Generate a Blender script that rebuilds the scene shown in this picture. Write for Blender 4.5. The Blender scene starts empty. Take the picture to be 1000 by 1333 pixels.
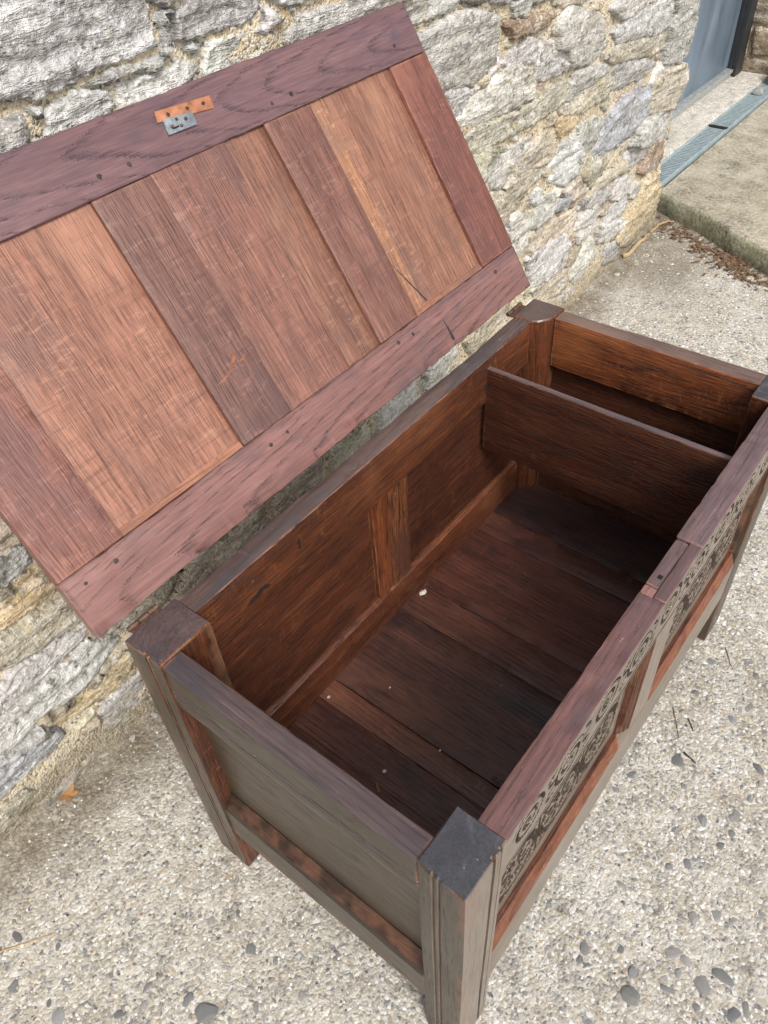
import bpy, bmesh, math, random
import numpy as np
from mathutils import Matrix, Vector

# ------------------------------------------------------------------ camera, sky, sun, exposure
scene = bpy.context.scene
col = scene.collection
random.seed(7)
rng = np.random.default_rng(11)

cam_d = bpy.data.cameras.new('camera')
cam = bpy.data.objects.new('camera', cam_d); col.objects.link(cam)
CR = ((0.617396, -0.784730, -0.054957), (-0.577491, -0.404692, -0.709033), (0.534159, 0.469492, -0.703030))
cam.matrix_world = Matrix((
    (CR[0][0], -CR[1][0], -CR[2][0], -0.2535),
    (CR[0][1], -CR[1][1], -CR[2][1], -0.1521),
    (CR[0][2], -CR[1][2], -CR[2][2], 1.5348),
    (0, 0, 0, 1)))
cam_d.sensor_fit = 'HORIZONTAL'; cam_d.sensor_width = 36.0; cam_d.lens = 36.0 * 1.02484
cam_d.clip_start = 0.02; cam_d.clip_end = 500
scene.camera = cam

SUN_ELEV = 47.0
SUN_DIR = Vector((-0.45, -0.89, 0)).normalized() * math.cos(math.radians(SUN_ELEV)) + Vector((0, 0, math.sin(math.radians(SUN_ELEV))))
world = bpy.data.worlds.new('World'); scene.world = world; world.use_nodes = True
wn = world.node_tree; wn.nodes.clear()
sky = wn.nodes.new('ShaderNodeTexSky'); sky.sky_type = 'NISHITA'; sky.sun_disc = False
sky.sun_elevation = math.radians(SUN_ELEV)
sky.sun_rotation = math.atan2(SUN_DIR.x, SUN_DIR.y)
sky.air_density = 1.0; sky.dust_density = 4.0; sky.ozone_density = 1.0
hs = wn.nodes.new('ShaderNodeHueSaturation'); hs.inputs['Saturation'].default_value = 0.42
bg = wn.nodes.new('ShaderNodeBackground'); bg.inputs['Strength'].default_value = 0.12
wo = wn.nodes.new('ShaderNodeOutputWorld')
wn.links.new(sky.outputs[0], hs.inputs['Color']); wn.links.new(hs.outputs[0], bg.inputs['Color']); wn.links.new(bg.outputs[0], wo.inputs[0])

sun_d = bpy.data.lights.new('sun', 'SUN'); sun_d.energy = 1.5; sun_d.angle = math.radians(20); sun_d.color = (1.0, 0.965, 0.91)
sun = bpy.data.objects.new('sun', sun_d); col.objects.link(sun)
sun.rotation_euler = SUN_DIR.to_track_quat('Z', 'Y').to_euler(); sun.location = (-1, -3, 6)

vs = scene.view_settings
vs.view_transform = 'Standard'; vs.look = 'None'; vs.exposure = 0.72; vs.gamma = 1.0; vs.use_curve_mapping = False

scene.cycles.max_bounces = 6; scene.cycles.diffuse_bounces = 3; scene.cycles.glossy_bounces = 2; scene.cycles.use_denoising = True

# ------------------------------------------------------------------ numpy noise
def _hash(ix, iy, seed):
    h = (ix.astype(np.int64) * 374761393 + iy.astype(np.int64) * 668265263 + seed * 1442695041) & 0xFFFFFFFF
    h = ((h ^ (h >> 13)) * 1274126177) & 0xFFFFFFFF
    return ((h ^ (h >> 16)) & 0xFFFFFF) / float(0xFFFFFF)
def vnoise(x, y, seed=0):
    x = np.asarray(x, float); y = np.asarray(y, float)
    ix = np.floor(x); iy = np.floor(y); fx = x - ix; fy = y - iy
    fx = fx * fx * (3 - 2 * fx); fy = fy * fy * (3 - 2 * fy)
    a = _hash(ix, iy, seed); b = _hash(ix + 1, iy, seed); c = _hash(ix, iy + 1, seed); d = _hash(ix + 1, iy + 1, seed)
    return (a * (1 - fx) + b * fx) * (1 - fy) + (c * (1 - fx) + d * fx) * fy
def fbm(x, y, seed=0, octv=4, gain=0.5):
    s = 0; a = 1; t = 0
    for i in range(octv):
        s = s + a * (vnoise(x * 2 ** i + 17.3 * i, y * 2 ** i - 9.1 * i, seed + i * 13) - 0.5); t += a; a *= gain
    return s / t * 2          # about -1..1
def sstep(a, b, x):
    t = np.clip((x - a) / (b - a), 0, 1); return t * t * (3 - 2 * t)

# ------------------------------------------------------------------ object helpers
def tag(o, label=None, cat=None, group=None, kind=None):
    if label: o['label'] = label
    if cat: o['category'] = cat
    if group: o['group'] = group
    if kind: o['kind'] = kind
    return o
def empty(name, loc=(0, 0, 0), parent=None):
    o = bpy.data.objects.new(name, None); col.objects.link(o); o.location = loc; o.empty_display_size = 0.05
    if parent: o.parent = parent
    return o
def link(name, me, mat, parent=None, mw=None, color=None, smooth=None):
    if mat is not None and len(me.materials) == 0: me.materials.append(mat)
    o = bpy.data.objects.new(name, me); col.objects.link(o)
    if parent: o.parent = parent
    if mw is not None: o.matrix_local = mw
    if color is not None: o.color = (color[0], color[1], color[2], 1)
    if smooth is not None:
        me.shade_smooth()
        if smooth < 179: me.set_sharp_from_angle(angle=math.radians(smooth))
    return o
def pydata(name, v, f):
    me = bpy.data.meshes.new(name); me.from_pydata([tuple(map(float, p)) for p in v], [], f); me.update(); return me
def npmesh(name, V, F):
    """V (n,3) floats, F (m,k) ints with k = 3 or 4, filled straight from arrays"""
    me = bpy.data.meshes.new(name); V = np.ascontiguousarray(V, np.float32); F = np.ascontiguousarray(F, np.int32)
    k = F.shape[1]
    me.vertices.add(len(V)); me.vertices.foreach_set('co', V.ravel())
    me.loops.add(F.size); me.loops.foreach_set('vertex_index', F.ravel())
    me.polygons.add(len(F)); me.polygons.foreach_set('loop_start', np.arange(0, F.size, k, dtype=np.int32))
    me.update(calc_edges=True); me.validate(); return me

# ------------------------------------------------------------------ materials
class NT:
    def __init__(s, name):
        s.m = bpy.data.materials.new(name); s.m.use_nodes = True; s.t = s.m.node_tree; s.t.nodes.clear()
        s.out = s.n('ShaderNodeOutputMaterial'); s.b = s.n('ShaderNodeBsdfPrincipled'); s.l(s.b.outputs[0], s.out.inputs[0])
    def n(s, k): return s.t.nodes.new(k)
    def l(s, a, b): s.t.links.new(a, b)
    def put(s, sock, v):
        if hasattr(v, 'links') or hasattr(v, 'is_output'): s.l(v, sock)
        else: sock.default_value = v
    def math(s, op, a, b=0.0, c=None, clamp=False):
        n = s.n('ShaderNodeMath'); n.operation = op; n.use_clamp = clamp
        s.put(n.inputs[0], a); s.put(n.inputs[1], b)
        if c is not None: s.put(n.inputs[2], c)
        return n.outputs[0]
    def vmul(s, v, k):
        n = s.n('ShaderNodeVectorMath'); n.operation = 'MULTIPLY'; s.l(v, n.inputs[0]); n.inputs[1].default_value = k; return n.outputs[0]
    def vadd(s, v, k):
        n = s.n('ShaderNodeVectorMath'); n.operation = 'ADD'; s.l(v, n.inputs[0]); s.put(n.inputs[1], k); return n.outputs[0]
    def noise(s, v, scale, detail=3.0, rough=0.55, dist=0.0, color=False):
        n = s.n('ShaderNodeTexNoise'); s.l(v, n.inputs['Vector']); n.inputs['Scale'].default_value = scale
        n.inputs['Detail'].default_value = detail; n.inputs['Roughness'].default_value = rough; n.inputs['Distortion'].default_value = dist
        return n.outputs['Color'] if color else n.outputs['Fac']
    def rng(s, v, a, b, c=0.0, d=1.0, smooth=False):
        n = s.n('ShaderNodeMapRange'); s.put(n.inputs[0], v); n.clamp = True
        if smooth: n.interpolation_type = 'SMOOTHSTEP'
        for i, k in enumerate((a, b, c, d)): n.inputs[i + 1].default_value = k
        return n.outputs[0]
    def mix(s, f, a, b, mode='MIX'):
        n = s.n('ShaderNodeMix'); n.data_type = 'RGBA'; n.blend_type = mode; n.clamp_factor = True
        s.put(n.inputs[0], f)
        for i, v in ((6, a), (7, b)):
            if isinstance(v, tuple): v = (v[0], v[1], v[2], 1)
            s.put(n.inputs[i], v)
        return n.outputs[2]
    def ramp(s, f, stops):
        n = s.n('ShaderNodeValToRGB'); s.l(f, n.inputs[0]); e = n.color_ramp.elements
        while len(e) < len(stops): e.new(0.5)
        for i, (p, c) in enumerate(stops): e[i].position = p; e[i].color = (c[0], c[1], c[2], 1)
        return n.outputs[0]
    def bump(s, h, strength, dist, prev=None):
        n = s.n('ShaderNodeBump'); n.inputs['Strength'].default_value = strength; n.inputs['Distance'].default_value = dist
        s.l(h, n.inputs['Height'])
        if prev is not None: s.l(prev, n.inputs['Normal'])
        return n.outputs[0]
    def obj(s): return s.n('ShaderNodeTexCoord').outputs['Object']
    def info(s): return s.n('ShaderNodeObjectInfo')
    def done(s, colr, rough=0.6, normal=None, spec=0.5, metal=0.0, coat=0.0):
        b = s.b; s.put(b.inputs['Base Color'], (colr[0], colr[1], colr[2], 1) if isinstance(colr, tuple) else colr)
        s.put(b.inputs['Roughness'], rough); b.inputs['Specular IOR Level'].default_value = spec; b.inputs['Metallic'].default_value = metal
        if coat: b.inputs['Coat Weight'].default_value = coat; b.inputs['Coat Roughness'].default_value = 0.28
        if normal is not None: s.l(normal, b.inputs['Normal'])
        return s.m

def wood(name, dark, mid, light, rough=0.42, ring=0.35, pore=0.7, fleck=0.25, stain=0.35, stain_col=(0.02, 0.018, 0.022),
         wear_col=(0.28, 0.12, 0.07), wear=0.5, bump=0.35, rscale=34.0, coat=0.0, saw=0.0, spec=0.5, ringpore=0.8, dashpore=0.25, scuff=0.35):
    s = NT(name); o = s.obj(); inf = s.info()
    cx = s.n('ShaderNodeCombineXYZ'); r = inf.outputs['Random']
    s.l(s.math('MULTIPLY', r, 9.0), cx.inputs[0]); s.l(s.math('MULTIPLY', s.math('FRACT', s.math('MULTIPLY', r, 17.3)), 3.0), cx.inputs[1]); s.l(s.math('MULTIPLY', r, 5.0), cx.inputs[2])
    c = s.vadd(o, cx.outputs[0])
    A = s.noise(s.vmul(c, (2.2, 30, 30)), 1.0, 4, 0.62)
    fine = s.noise(s.vmul(c, (14, 260, 260)), 1.0, 2, 0.6)
    # growth rings: axis offset below the board, slightly tilted so that arches appear
    wc = s.n('ShaderNodeCombineXYZ')
    s.l(s.math('MULTIPLY', s.math('SUBTRACT', s.math('FRACT', s.math('MULTIPLY', r, 31.7)), 0.5), 0.12), wc.inputs[1]); wc.inputs[2].default_value = 0.085
    rot = s.n('ShaderNodeMapping'); rot.inputs['Rotation'].default_value = (0, math.radians(2.6), math.radians(1.2))
    s.l(s.vadd(o, wc.outputs[0]), rot.inputs['Vector'])
    warp = s.n('ShaderNodeVectorMath'); warp.operation = 'MULTIPLY_ADD'
    s.l(s.noise(s.vmul(c, (2.0, 7, 7)), 1.0, 3, 0.5, color=True), warp.inputs[0]); warp.inputs[1].default_value = (0, 0.016, 0.016); s.l(rot.outputs[0], warp.inputs[2])
    w = s.n('ShaderNodeTexWave'); w.wave_type = 'RINGS'; w.rings_direction = 'X'; w.wave_profile = 'SAW'
    s.l(warp.outputs[0], w.inputs['Vector']); w.inputs['Scale'].default_value = rscale; w.inputs['Distortion'].default_value = 1.2; w.inputs['Detail'].default_value = 2; w.inputs['Detail Scale'].default_value = 6
    R = w.outputs['Fac']
    early = s.rng(R, 0.74, 0.99)
    dash = s.noise(s.vmul(c, (26, 420, 420)), 1.0, 1, 0.5)
    P = s.math('MULTIPLY', s.rng(dash, 0.46, 0.60), s.math('ADD', s.math('MULTIPLY', early, ringpore), dashpore), clamp=True)
    f = s.math('ADD', s.math('MULTIPLY', A, 0.62), s.math('MULTIPLY', s.math('SUBTRACT', 1.0, early), ring * 0.5))
    f = s.math('ADD', f, s.math('MULTIPLY', s.math('SUBTRACT', fine, 0.5), 0.55))
    colr = s.ramp(f, [(0.18, dark), (0.5, mid), (0.82, light)])
    bl = s.noise(s.vmul(c, (3.5, 6, 6)), 1.0, 4, 0.6)
    if fleck > 0:
        fl = s.noise(s.vmul(c, (120, 34, 34)), 1.0, 2, 0.5, 1.2)
        flm = s.math('MULTIPLY', s.rng(fl, 0.56, 0.7), s.rng(bl, 0.42, 0.58))
        colr = s.mix(s.math('MULTIPLY', flm, fleck), colr, light)
        fd = s.math('MULTIPLY', s.rng(s.noise(s.vmul(c, (90, 20, 20)), 1.0, 3, 0.6, 1.5), 0.55, 0.72), fleck)
        colr = s.mix(s.math('MULTIPLY', fd, 0.7), colr, dark)
    if saw > 0:   # cross-grain saw marks
        sw = s.noise(s.vmul(c, (150, 5, 5)), 1.0, 2, 0.6, 0.3)
        swm = s.math('MULTIPLY', s.rng(sw, 0.55, 0.75), s.rng(A, 0.42, 0.58))
        colr = s.mix(s.math('MULTIPLY', swm, saw), colr, dark)
    colr = s.mix(s.math('MULTIPLY', P, pore), colr, (dark[0] * 0.3, dark[1] * 0.3, dark[2] * 0.35))
    st = s.math('ADD', s.rng(bl, 0.50, 0.72, 0, 1, True), s.math('MULTIPLY', s.rng(s.noise(s.vmul(c, (9, 22, 22)), 1.0, 3, 0.65), 0.55, 0.72), 0.6), clamp=True)
    colr = s.mix(s.math('MULTIPLY', st, stain), colr, stain_col)
    lt = s.rng(bl, 0.46, 0.28, 0, 1, True)
    colr = s.mix(s.math('MULTIPLY', lt, 0.3), colr, light)
    colr = s.mix(1.0, colr, inf.outputs['Color'], 'MULTIPLY')
    if wear > 0:
        ea = s.n('ShaderNodeAttribute'); ea.attribute_name = 'edge'
        e = s.math('MULTIPLY', s.rng(ea.outputs['Fac'], 0.15, 0.85), s.rng(s.noise(c, 26.0, 2), 0.40, 0.60))
        colr = s.mix(s.math('MULTIPLY', e, wear), colr, wear_col)
    # scratches, pale rubbed marks
    sc = s.rng(s.noise(s.vmul(c, (60, 60, 60)), 1.0, 3, 0.65, 1.5), 0.70, 0.76)
    colr = s.mix(s.math('MULTIPLY', sc, scuff), colr, (0.42, 0.37, 0.34))
    h = s.math('ADD', s.math('MULTIPLY', P, -0.9), s.math('MULTIPLY', fine, 0.6)); h = s.math('ADD', h, s.math('MULTIPLY', A, 1.2))
    nb = s.bump(h, bump, 0.0012)
    nb = s.bump(bl, 0.35, 0.006, nb)
    ro = s.math('ADD', s.rng(bl, 0.3, 0.75, rough + 0.1, rough - 0.06), s.math('MULTIPLY', P, 0.2))
    return s.done(colr, ro, nb, spec=spec, coat=coat)

W_lid_panel = wood('oak_lid_panel', (0.125, 0.052, 0.037), (0.275, 0.128, 0.092), (0.45, 0.245, 0.175), rough=0.44, ring=0.15, pore=0.55, fleck=0.5, stain=0.6, stain_col=(0.12, 0.064, 0.060), saw=0.7, wear=0.4, wear_col=(0.36, 0.18, 0.09), ringpore=0.4, dashpore=0.6, bump=0.5, coat=0.15)
W_lid_frame = wood('oak_lid_frame', (0.072, 0.036, 0.036), (0.15, 0.078, 0.073), (0.24, 0.135, 0.122), rough=0.40, ring=0.3, pore=0.75, fleck=0.0, stain=0.75, stain_col=(0.060, 0.047, 0.058), rscale=52, wear=0.75, wear_col=(0.045, 0.028, 0.028), ringpore=0.9, dashpore=0.15, coat=0.18)
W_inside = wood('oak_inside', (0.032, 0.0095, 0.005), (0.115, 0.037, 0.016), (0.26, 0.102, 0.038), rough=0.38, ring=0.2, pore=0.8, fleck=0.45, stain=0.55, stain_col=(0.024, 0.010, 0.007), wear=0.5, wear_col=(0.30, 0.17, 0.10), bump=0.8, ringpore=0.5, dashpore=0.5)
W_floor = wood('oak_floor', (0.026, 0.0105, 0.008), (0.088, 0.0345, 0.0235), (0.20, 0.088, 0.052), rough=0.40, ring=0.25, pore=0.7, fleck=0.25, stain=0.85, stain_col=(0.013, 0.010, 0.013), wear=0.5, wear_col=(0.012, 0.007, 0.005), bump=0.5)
W_top = wood('oak_worn_top_sheen', (0.040, 0.027, 0.029), (0.092, 0.063, 0.064), (0.17, 0.12, 0.118), rough=0.34, ring=0.15, pore=0.5, fleck=0.05, stain=0.65, stain_col=(0.035, 0.037, 0.048), wear=0.8, wear_col=(0.28, 0.12, 0.085), coat=0.3, scuff=0.75)  # cool sky sheen put into the colour of upward faces, beside real scuffs
W_end = wood('oak_end_grain', (0.036, 0.036, 0.043), (0.068, 0.067, 0.077), (0.13, 0.125, 0.135), rough=0.38, ring=0.0, pore=0.45, fleck=0.6, stain=0.55, stain_col=(0.050, 0.040, 0.040), wear=0.7, wear_col=(0.22, 0.15, 0.12), bump=0.2, ringpore=0.1, dashpore=0.4, scuff=0.9)
W_out = wood('oak_outside', (0.032, 0.023, 0.015), (0.064, 0.046, 0.030), (0.112, 0.080, 0.052), rough=0.36, ring=0.15, pore=0.5, fleck=0.05, stain=0.5, stain_col=(0.030, 0.021, 0.014), wear=0.8, wear_col=(0.19, 0.085, 0.05), bump=0.25, coat=0.12, spec=0.42)
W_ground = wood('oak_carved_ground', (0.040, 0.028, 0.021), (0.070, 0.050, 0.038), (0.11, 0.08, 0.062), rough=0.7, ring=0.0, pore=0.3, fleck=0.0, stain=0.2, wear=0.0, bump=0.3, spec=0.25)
W_orange = wood('oak_bare_orange', (0.085, 0.026, 0.012), (0.21, 0.068, 0.021), (0.40, 0.155, 0.045), rough=0.40, ring=0.1, pore=1.0, fleck=0.7, stain=0.85, stain_col=(0.085, 0.032, 0.021), wear=0.3, bump=0.7, dashpore=0.7)

def mat_stone():
    s = NT('schist_stone'); o = s.obj(); inf = s.info(); base = inf.outputs['Color']
    cx = s.n('ShaderNodeCombineXYZ'); s.l(s.math('MULTIPLY', inf.outputs['Random'], 31.0), cx.inputs[0]); s.l(s.math('MULTIPLY', inf.outputs['Random'], 13.0), cx.inputs[2])
    c = s.vadd(o, cx.outputs[0])
    lay = s.noise(s.vmul(c, (9, 9, 34)), 1.0, 4, 0.65, 0.5)
    fine = s.noise(c, 70.0, 4, 0.7)
    grit = s.noise(c, 260.0, 2, 0.6)
    bed = s.noise(s.vmul(c, (14, 14, 95)), 1.0, 3, 0.7, 0.6)
    k = s.math('ADD', s.math('MULTIPLY', lay, 0.55), s.math('ADD', s.math('MULTIPLY', fine, 0.45), s.math('MULTIPLY', bed, 0.35)))
    m = s.ramp(k, [(0.50, (0.30, 0.28, 0.24)), (0.61, (0.80, 0.785, 0.75)), (0.70, (1.12, 1.115, 1.10)), (0.83, (1.6, 1.6, 1.6))])
    colr = s.mix(1.0, base, m, 'MULTIPLY')
    lich = s.math('MULTIPLY', s.rng(s.noise(c, 11.0, 4, 0.72), 0.52, 0.66), s.rng(fine, 0.38, 0.6))
    colr = s.mix(s.math('MULTIPLY', lich, 0.7), colr, (0.72, 0.71, 0.685))
    och = s.rng(s.noise(s.vmul(c, (5, 5, 12)), 1.0, 4, 0.6), 0.56, 0.72)
    colr = s.mix(s.math('MULTIPLY', och, 0.4), colr, (0.42, 0.32, 0.17))
    zone = s.rng(s.noise(c, 8.0, 3), 0.40, 0.58)
    drk = s.math('MULTIPLY', s.rng(s.noise(c, 38.0, 3, 0.7), 0.56, 0.66), zone)
    colr = s.mix(s.math('MULTIPLY', drk, 0.8), colr, (0.10, 0.09, 0.075))
    sp = s.noise(c, 125.0, 3, 0.7)
    colr = s.mix(s.math('MULTIPLY', s.rng(sp, 0.57, 0.66), 0.6), colr, (0.13, 0.12, 0.10))
    colr = s.mix(s.math('MULTIPLY', s.rng(sp, 0.43, 0.34), 0.6), colr, (0.80, 0.79, 0.76))
    yel = s.math('MULTIPLY', s.rng(s.noise(c, 30.0, 3), 0.62, 0.7), s.rng(s.noise(c, 3.0, 2), 0.5, 0.62))
    colr = s.mix(s.math('MULTIPLY', yel, 0.45), colr, (0.46, 0.37, 0.10))
    colr = s.mix(s.math('MULTIPLY', s.rng(grit, 0.62, 0.75), 0.35), colr, (0.75, 0.73, 0.69))
    gp = s.n('ShaderNodeNewGeometry'); sz = s.n('ShaderNodeSeparateXYZ'); s.l(gp.outputs['Position'], sz.inputs[0])
    mud = s.rng(s.math('ADD', sz.outputs[2], s.math('MULTIPLY', s.math('SUBTRACT', lay, 0.5), -0.22)), 0.11, 0.015)
    colr = s.mix(s.math('MULTIPLY', mud, 0.85), colr, s.ramp(fine, [(0.35, (0.12, 0.10, 0.068)), (0.65, (0.29, 0.25, 0.18))]))
    h = s.math('ADD', s.math('ADD', lay, bed), s.math('ADD', fine, s.math('MULTIPLY', sp, -0.5)))
    return s.done(colr, 0.82, s.bump(h, 0.9, 0.010), spec=0.35)
def mat_mortar():
    s = NT('lime_mortar'); c = s.obj()
    a = s.noise(c, 7.0, 5, 0.6); f = s.noise(c, 90.0, 4, 0.7)
    colr = s.ramp(a, [(0.3, (0.40, 0.31, 0.19)), (0.45, (0.54, 0.445, 0.295)), (0.72, (0.62, 0.55, 0.42))])
    colr = s.mix(s.rng(f, 0.5, 0.72, 0, 0.85), colr, (0.76, 0.71, 0.60)); colr = s.mix(s.rng(f, 0.44, 0.28, 0, 0.75), colr, (0.20, 0.15, 0.09))
    v = s.n('ShaderNodeTexVoronoi'); s.l(c, v.inputs['Vector']); v.inputs['Scale'].default_value = 190.0
    sep = s.n('ShaderNodeSeparateColor'); s.l(v.outputs['Color'], sep.inputs[0])
    colr = s.mix(s.math('MULTIPLY', s.rng(sep.outputs[0], 0.88, 0.9), 0.75), colr, (0.09, 0.085, 0.08))
    colr = s.mix(s.math('MULTIPLY', s.rng(sep.outputs[1], 0.82, 0.85), 0.7), colr, (0.68, 0.65, 0.58))
    gp = s.n('ShaderNodeNewGeometry'); sz = s.n('ShaderNodeSeparateXYZ'); s.l(gp.outputs['Position'], sz.inputs[0])
    mud = s.rng(s.math('ADD', sz.outputs[2], s.math('MULTIPLY', s.math('SUBTRACT', a, 0.5), -0.22)), 0.11, 0.015)
    colr = s.mix(s.math('MULTIPLY', mud, 0.85), colr, s.ramp(f, [(0.35, (0.12, 0.10, 0.068)), (0.65, (0.29, 0.25, 0.18))]))
    h = s.math('ADD', f, s.math('MULTIPLY', v.outputs['Distance'], -0.6))
    return s.done(colr, 0.9, s.bump(h, 0.9, 0.008), spec=0.25)
def mat_concrete(name, tint, dirt_attr=False, scale=1.0, agg=0.75):
    s = NT(name); c = s.obj()
    big = s.noise(c, 1.7 * scale, 4, 0.6); md = s.noise(c, 16.0 * scale, 5, 0.65); f = s.noise(c, 130.0 * scale, 5, 0.72)
    k = s.math('ADD', s.math('MULTIPLY', md, 0.65), s.math('MULTIPLY', f, 0.6))
    colr = s.ramp(k, [(0.46, (tint[0] * .30, tint[1] * .28, tint[2] * .26)), (0.60, tint), (0.77, (min(1, tint[0] * 1.5), min(1, tint[1] * 1.52), min(1, tint[2] * 1.56)))])
    colr = s.mix(s.rng(big, 0.48, 0.66, 0, 0.6), colr, (tint[0] * 0.72, tint[1] * 0.66, tint[2] * 0.56))
    colr = s.mix(s.math('MULTIPLY', s.rng(s.noise(c, 3.6 * scale, 4, 0.65), 0.54, 0.66), s.rng(f, 0.35, 0.55, 0.2, 0.6)), colr, (min(.8, tint[0] * 1.55), min(.78, tint[1] * 1.6), min(.74, tint[2] * 1.7)))
    v = s.n('ShaderNodeTexVoronoi'); s.l(s.vadd(c, s.vmul(s.noise(c, 60, 2, color=True), (0.012, 0.012, 0.012))), v.inputs['Vector']); v.inputs['Scale'].default_value = 170.0 * scale
    sep = s.n('ShaderNodeSeparateColor'); s.l(v.outputs['Color'], sep.inputs[0])
    cell = s.ramp(sep.outputs[0], [(0.0, (0.10, 0.105, 0.115)), (0.12, (0.24, 0.25, 0.27)), (0.3, (0.40, 0.33, 0.23)), (0.5, (0.50, 0.46, 0.38)), (0.8, (0.66, 0.63, 0.56)), (1.0, (0.74, 0.73, 0.70))])
    colr = s.mix(s.math('MULTIPLY', s.rng(sep.outputs[1], 0.35, 0.6), agg), colr, cell)
    h = s.math('ADD', s.math('MULTIPLY', v.outputs['Distance'], -0.5), s.math('ADD', f, s.math('MULTIPLY', md, 0.6)))
    if dirt_attr:
        at = s.n('ShaderNodeAttribute'); at.attribute_name = 'dirt'
        dm = s.math('MULTIPLY', at.outputs['Fac'], s.rng(md, 0.35, 0.6, 0.55, 1.0))
        dc = s.ramp(f, [(0.38, (0.10, 0.082, 0.055)), (0.55, (0.21, 0.175, 0.125)), (0.72, (0.40, 0.35, 0.27))])
        colr = s.mix(dm, colr, dc)
    return s.done(colr, 0.88, s.bump(h, 0.85, 0.005), spec=0.3)
def mat_simple(name, colr, rough=0.6, metal=0.0, var=0.25, scale=40.0, bump=0.15, spec=0.5, use_color=False):
    s = NT(name); c = s.obj(); n = s.noise(c, scale, 5, 0.65)
    k = s.rng(n, 0.3, 0.7, 1 - var, 1 + var)
    base = colr
    if use_color: base = s.mix(1.0, colr, s.info().outputs['Color'], 'MULTIPLY')
    cc = s.n('ShaderNodeCombineColor')
    for i in range(3): s.l(k, cc.inputs[i])
    out = s.mix(1.0, base, cc.outputs[0], 'MULTIPLY')
    return s.done(out, s.rng(n, 0.3, 0.7, rough - 0.08, rough + 0.1), s.bump(n, bump, 0.002), spec=spec, metal=metal)
def mat_chips():
    s = NT('aggregate_chips'); at = s.n('ShaderNodeAttribute'); at.attribute_name = 'chip'
    c = s.obj(); n = s.noise(c, 300, 3, 0.6)
    return s.done(s.mix(s.rng(n, 0.4, 0.65, 0, 0.35), at.outputs['Color'], (0.5, 0.47, 0.4)), 0.75, spec=0.35)
def mat_pebble():
    s = NT('pebble_stone'); inf = s.info(); c = s.vadd(s.obj(), s.vmul(inf.outputs['Location'], (7, 7, 7)))
    n = s.noise(c, 90, 4, 0.7); v = s.noise(s.vmul(c, (20, 90, 60)), 1.0, 3, 0.6)
    cc = s.mix(s.rng(n, 0.42, 0.60, 0, 0.7), inf.outputs['Color'], (0.46, 0.43, 0.37)); cc = s.mix(s.rng(n, 0.46, 0.36, 0, 0.6), cc, (0.08, 0.085, 0.09)); cc = s.mix(s.rng(v, 0.62, 0.7, 0, 0.5), cc, (0.66, 0.65, 0.62))
    return s.done(cc, 0.7, s.bump(n, 0.8, 0.004), spec=0.4)
def mat_door():
    s = NT('blue_grey_door_paint'); c = s.obj()
    a = s.noise(s.vmul(c, (7, 7, 1.6)), 1.0, 4, 0.6, 0.4); d = s.noise(s.vmul(c, (40, 40, 5)), 1.0, 4, 0.65)
    cc = s.ramp(a, [(0.3, (0.075, 0.10, 0.132)), (0.6, (0.14, 0.19, 0.25)), (0.85, (0.22, 0.285, 0.35))])
    cc = s.mix(s.rng(d, 0.6, 0.75, 0, 0.35), cc, (0.22, 0.23, 0.22))
    return s.done(cc, s.rng(a, 0.3, 0.7, 0.34, 0.5), s.bump(d, 0.08, 0.002))

M_stone = mat_stone(); M_mortar = mat_mortar()
M_ground = mat_concrete('exposed_aggregate_concrete', (0.425, 0.40, 0.352), True)
M_slab = mat_concrete('step_concrete', (0.34, 0.305, 0.23), False, 0.6, 0.22)
M_moss = mat_concrete('mossy_step_edge', (0.24, 0.24, 0.165), False, 0.6, 0.15)
M_thresh = mat_concrete('threshold_concrete', (0.60, 0.57, 0.51), False, 1.4)
M_chips = mat_chips(); M_pebble = mat_pebble(); M_door = mat_door()
M_iron = mat_simple('old_iron', (0.055, 0.048, 0.046), 0.5, 0.7, 0.4, 120)
M_rust = mat_simple('rusty_hinge_iron', (0.13, 0.075, 0.055), 0.55, 0.6, 0.5, 140, 0.4)
M_zinc = mat_simple('dull_zinc_plate', (0.30, 0.33, 0.35), 0.45, 0.75, 0.3, 90, 0.2)
M_copper = mat_simple('copper_coloured_strip', (0.36, 0.15, 0.075), 0.5, 0.15, 0.4, 70, 0.2)
M_galv = mat_simple('galvanised_grating', (0.33, 0.40, 0.42), 0.5, 0.15, 0.25, 60, 0.15)
M_alu = mat_simple('worn_aluminium_sill', (0.36, 0.38, 0.38), 0.5, 0.4, 0.35, 50, 0.2)
M_dframe = mat_simple('black_door_frame', (0.018, 0.021, 0.025), 0.5, 0, 0.3, 40)
M_black = mat_simple('hole_shade', (0.006, 0.005, 0.004), 0.9, 0, 0.2)  # near-black colour stands in for shade inside the lock hole and drain channel
M_leaf = mat_simple('dry_leaf', (0.34, 0.18, 0.075), 0.7, 0, 0.4, 120, 0.5, 0.3)
M_twig = mat_simple('dry_twig', (0.34, 0.25, 0.15), 0.8, 0, 0.4, 150, 0.5, 0.3, True)
M_litter = mat_simple('brown_litter', (0.16, 0.10, 0.06), 0.85, 0, 0.6, 90, 0.5, 0.3)
M_crumb = mat_simple('plaster_crumb', (0.62, 0.57, 0.46), 0.9, 0, 0.2, 120, 0.3, 0.3)
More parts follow.
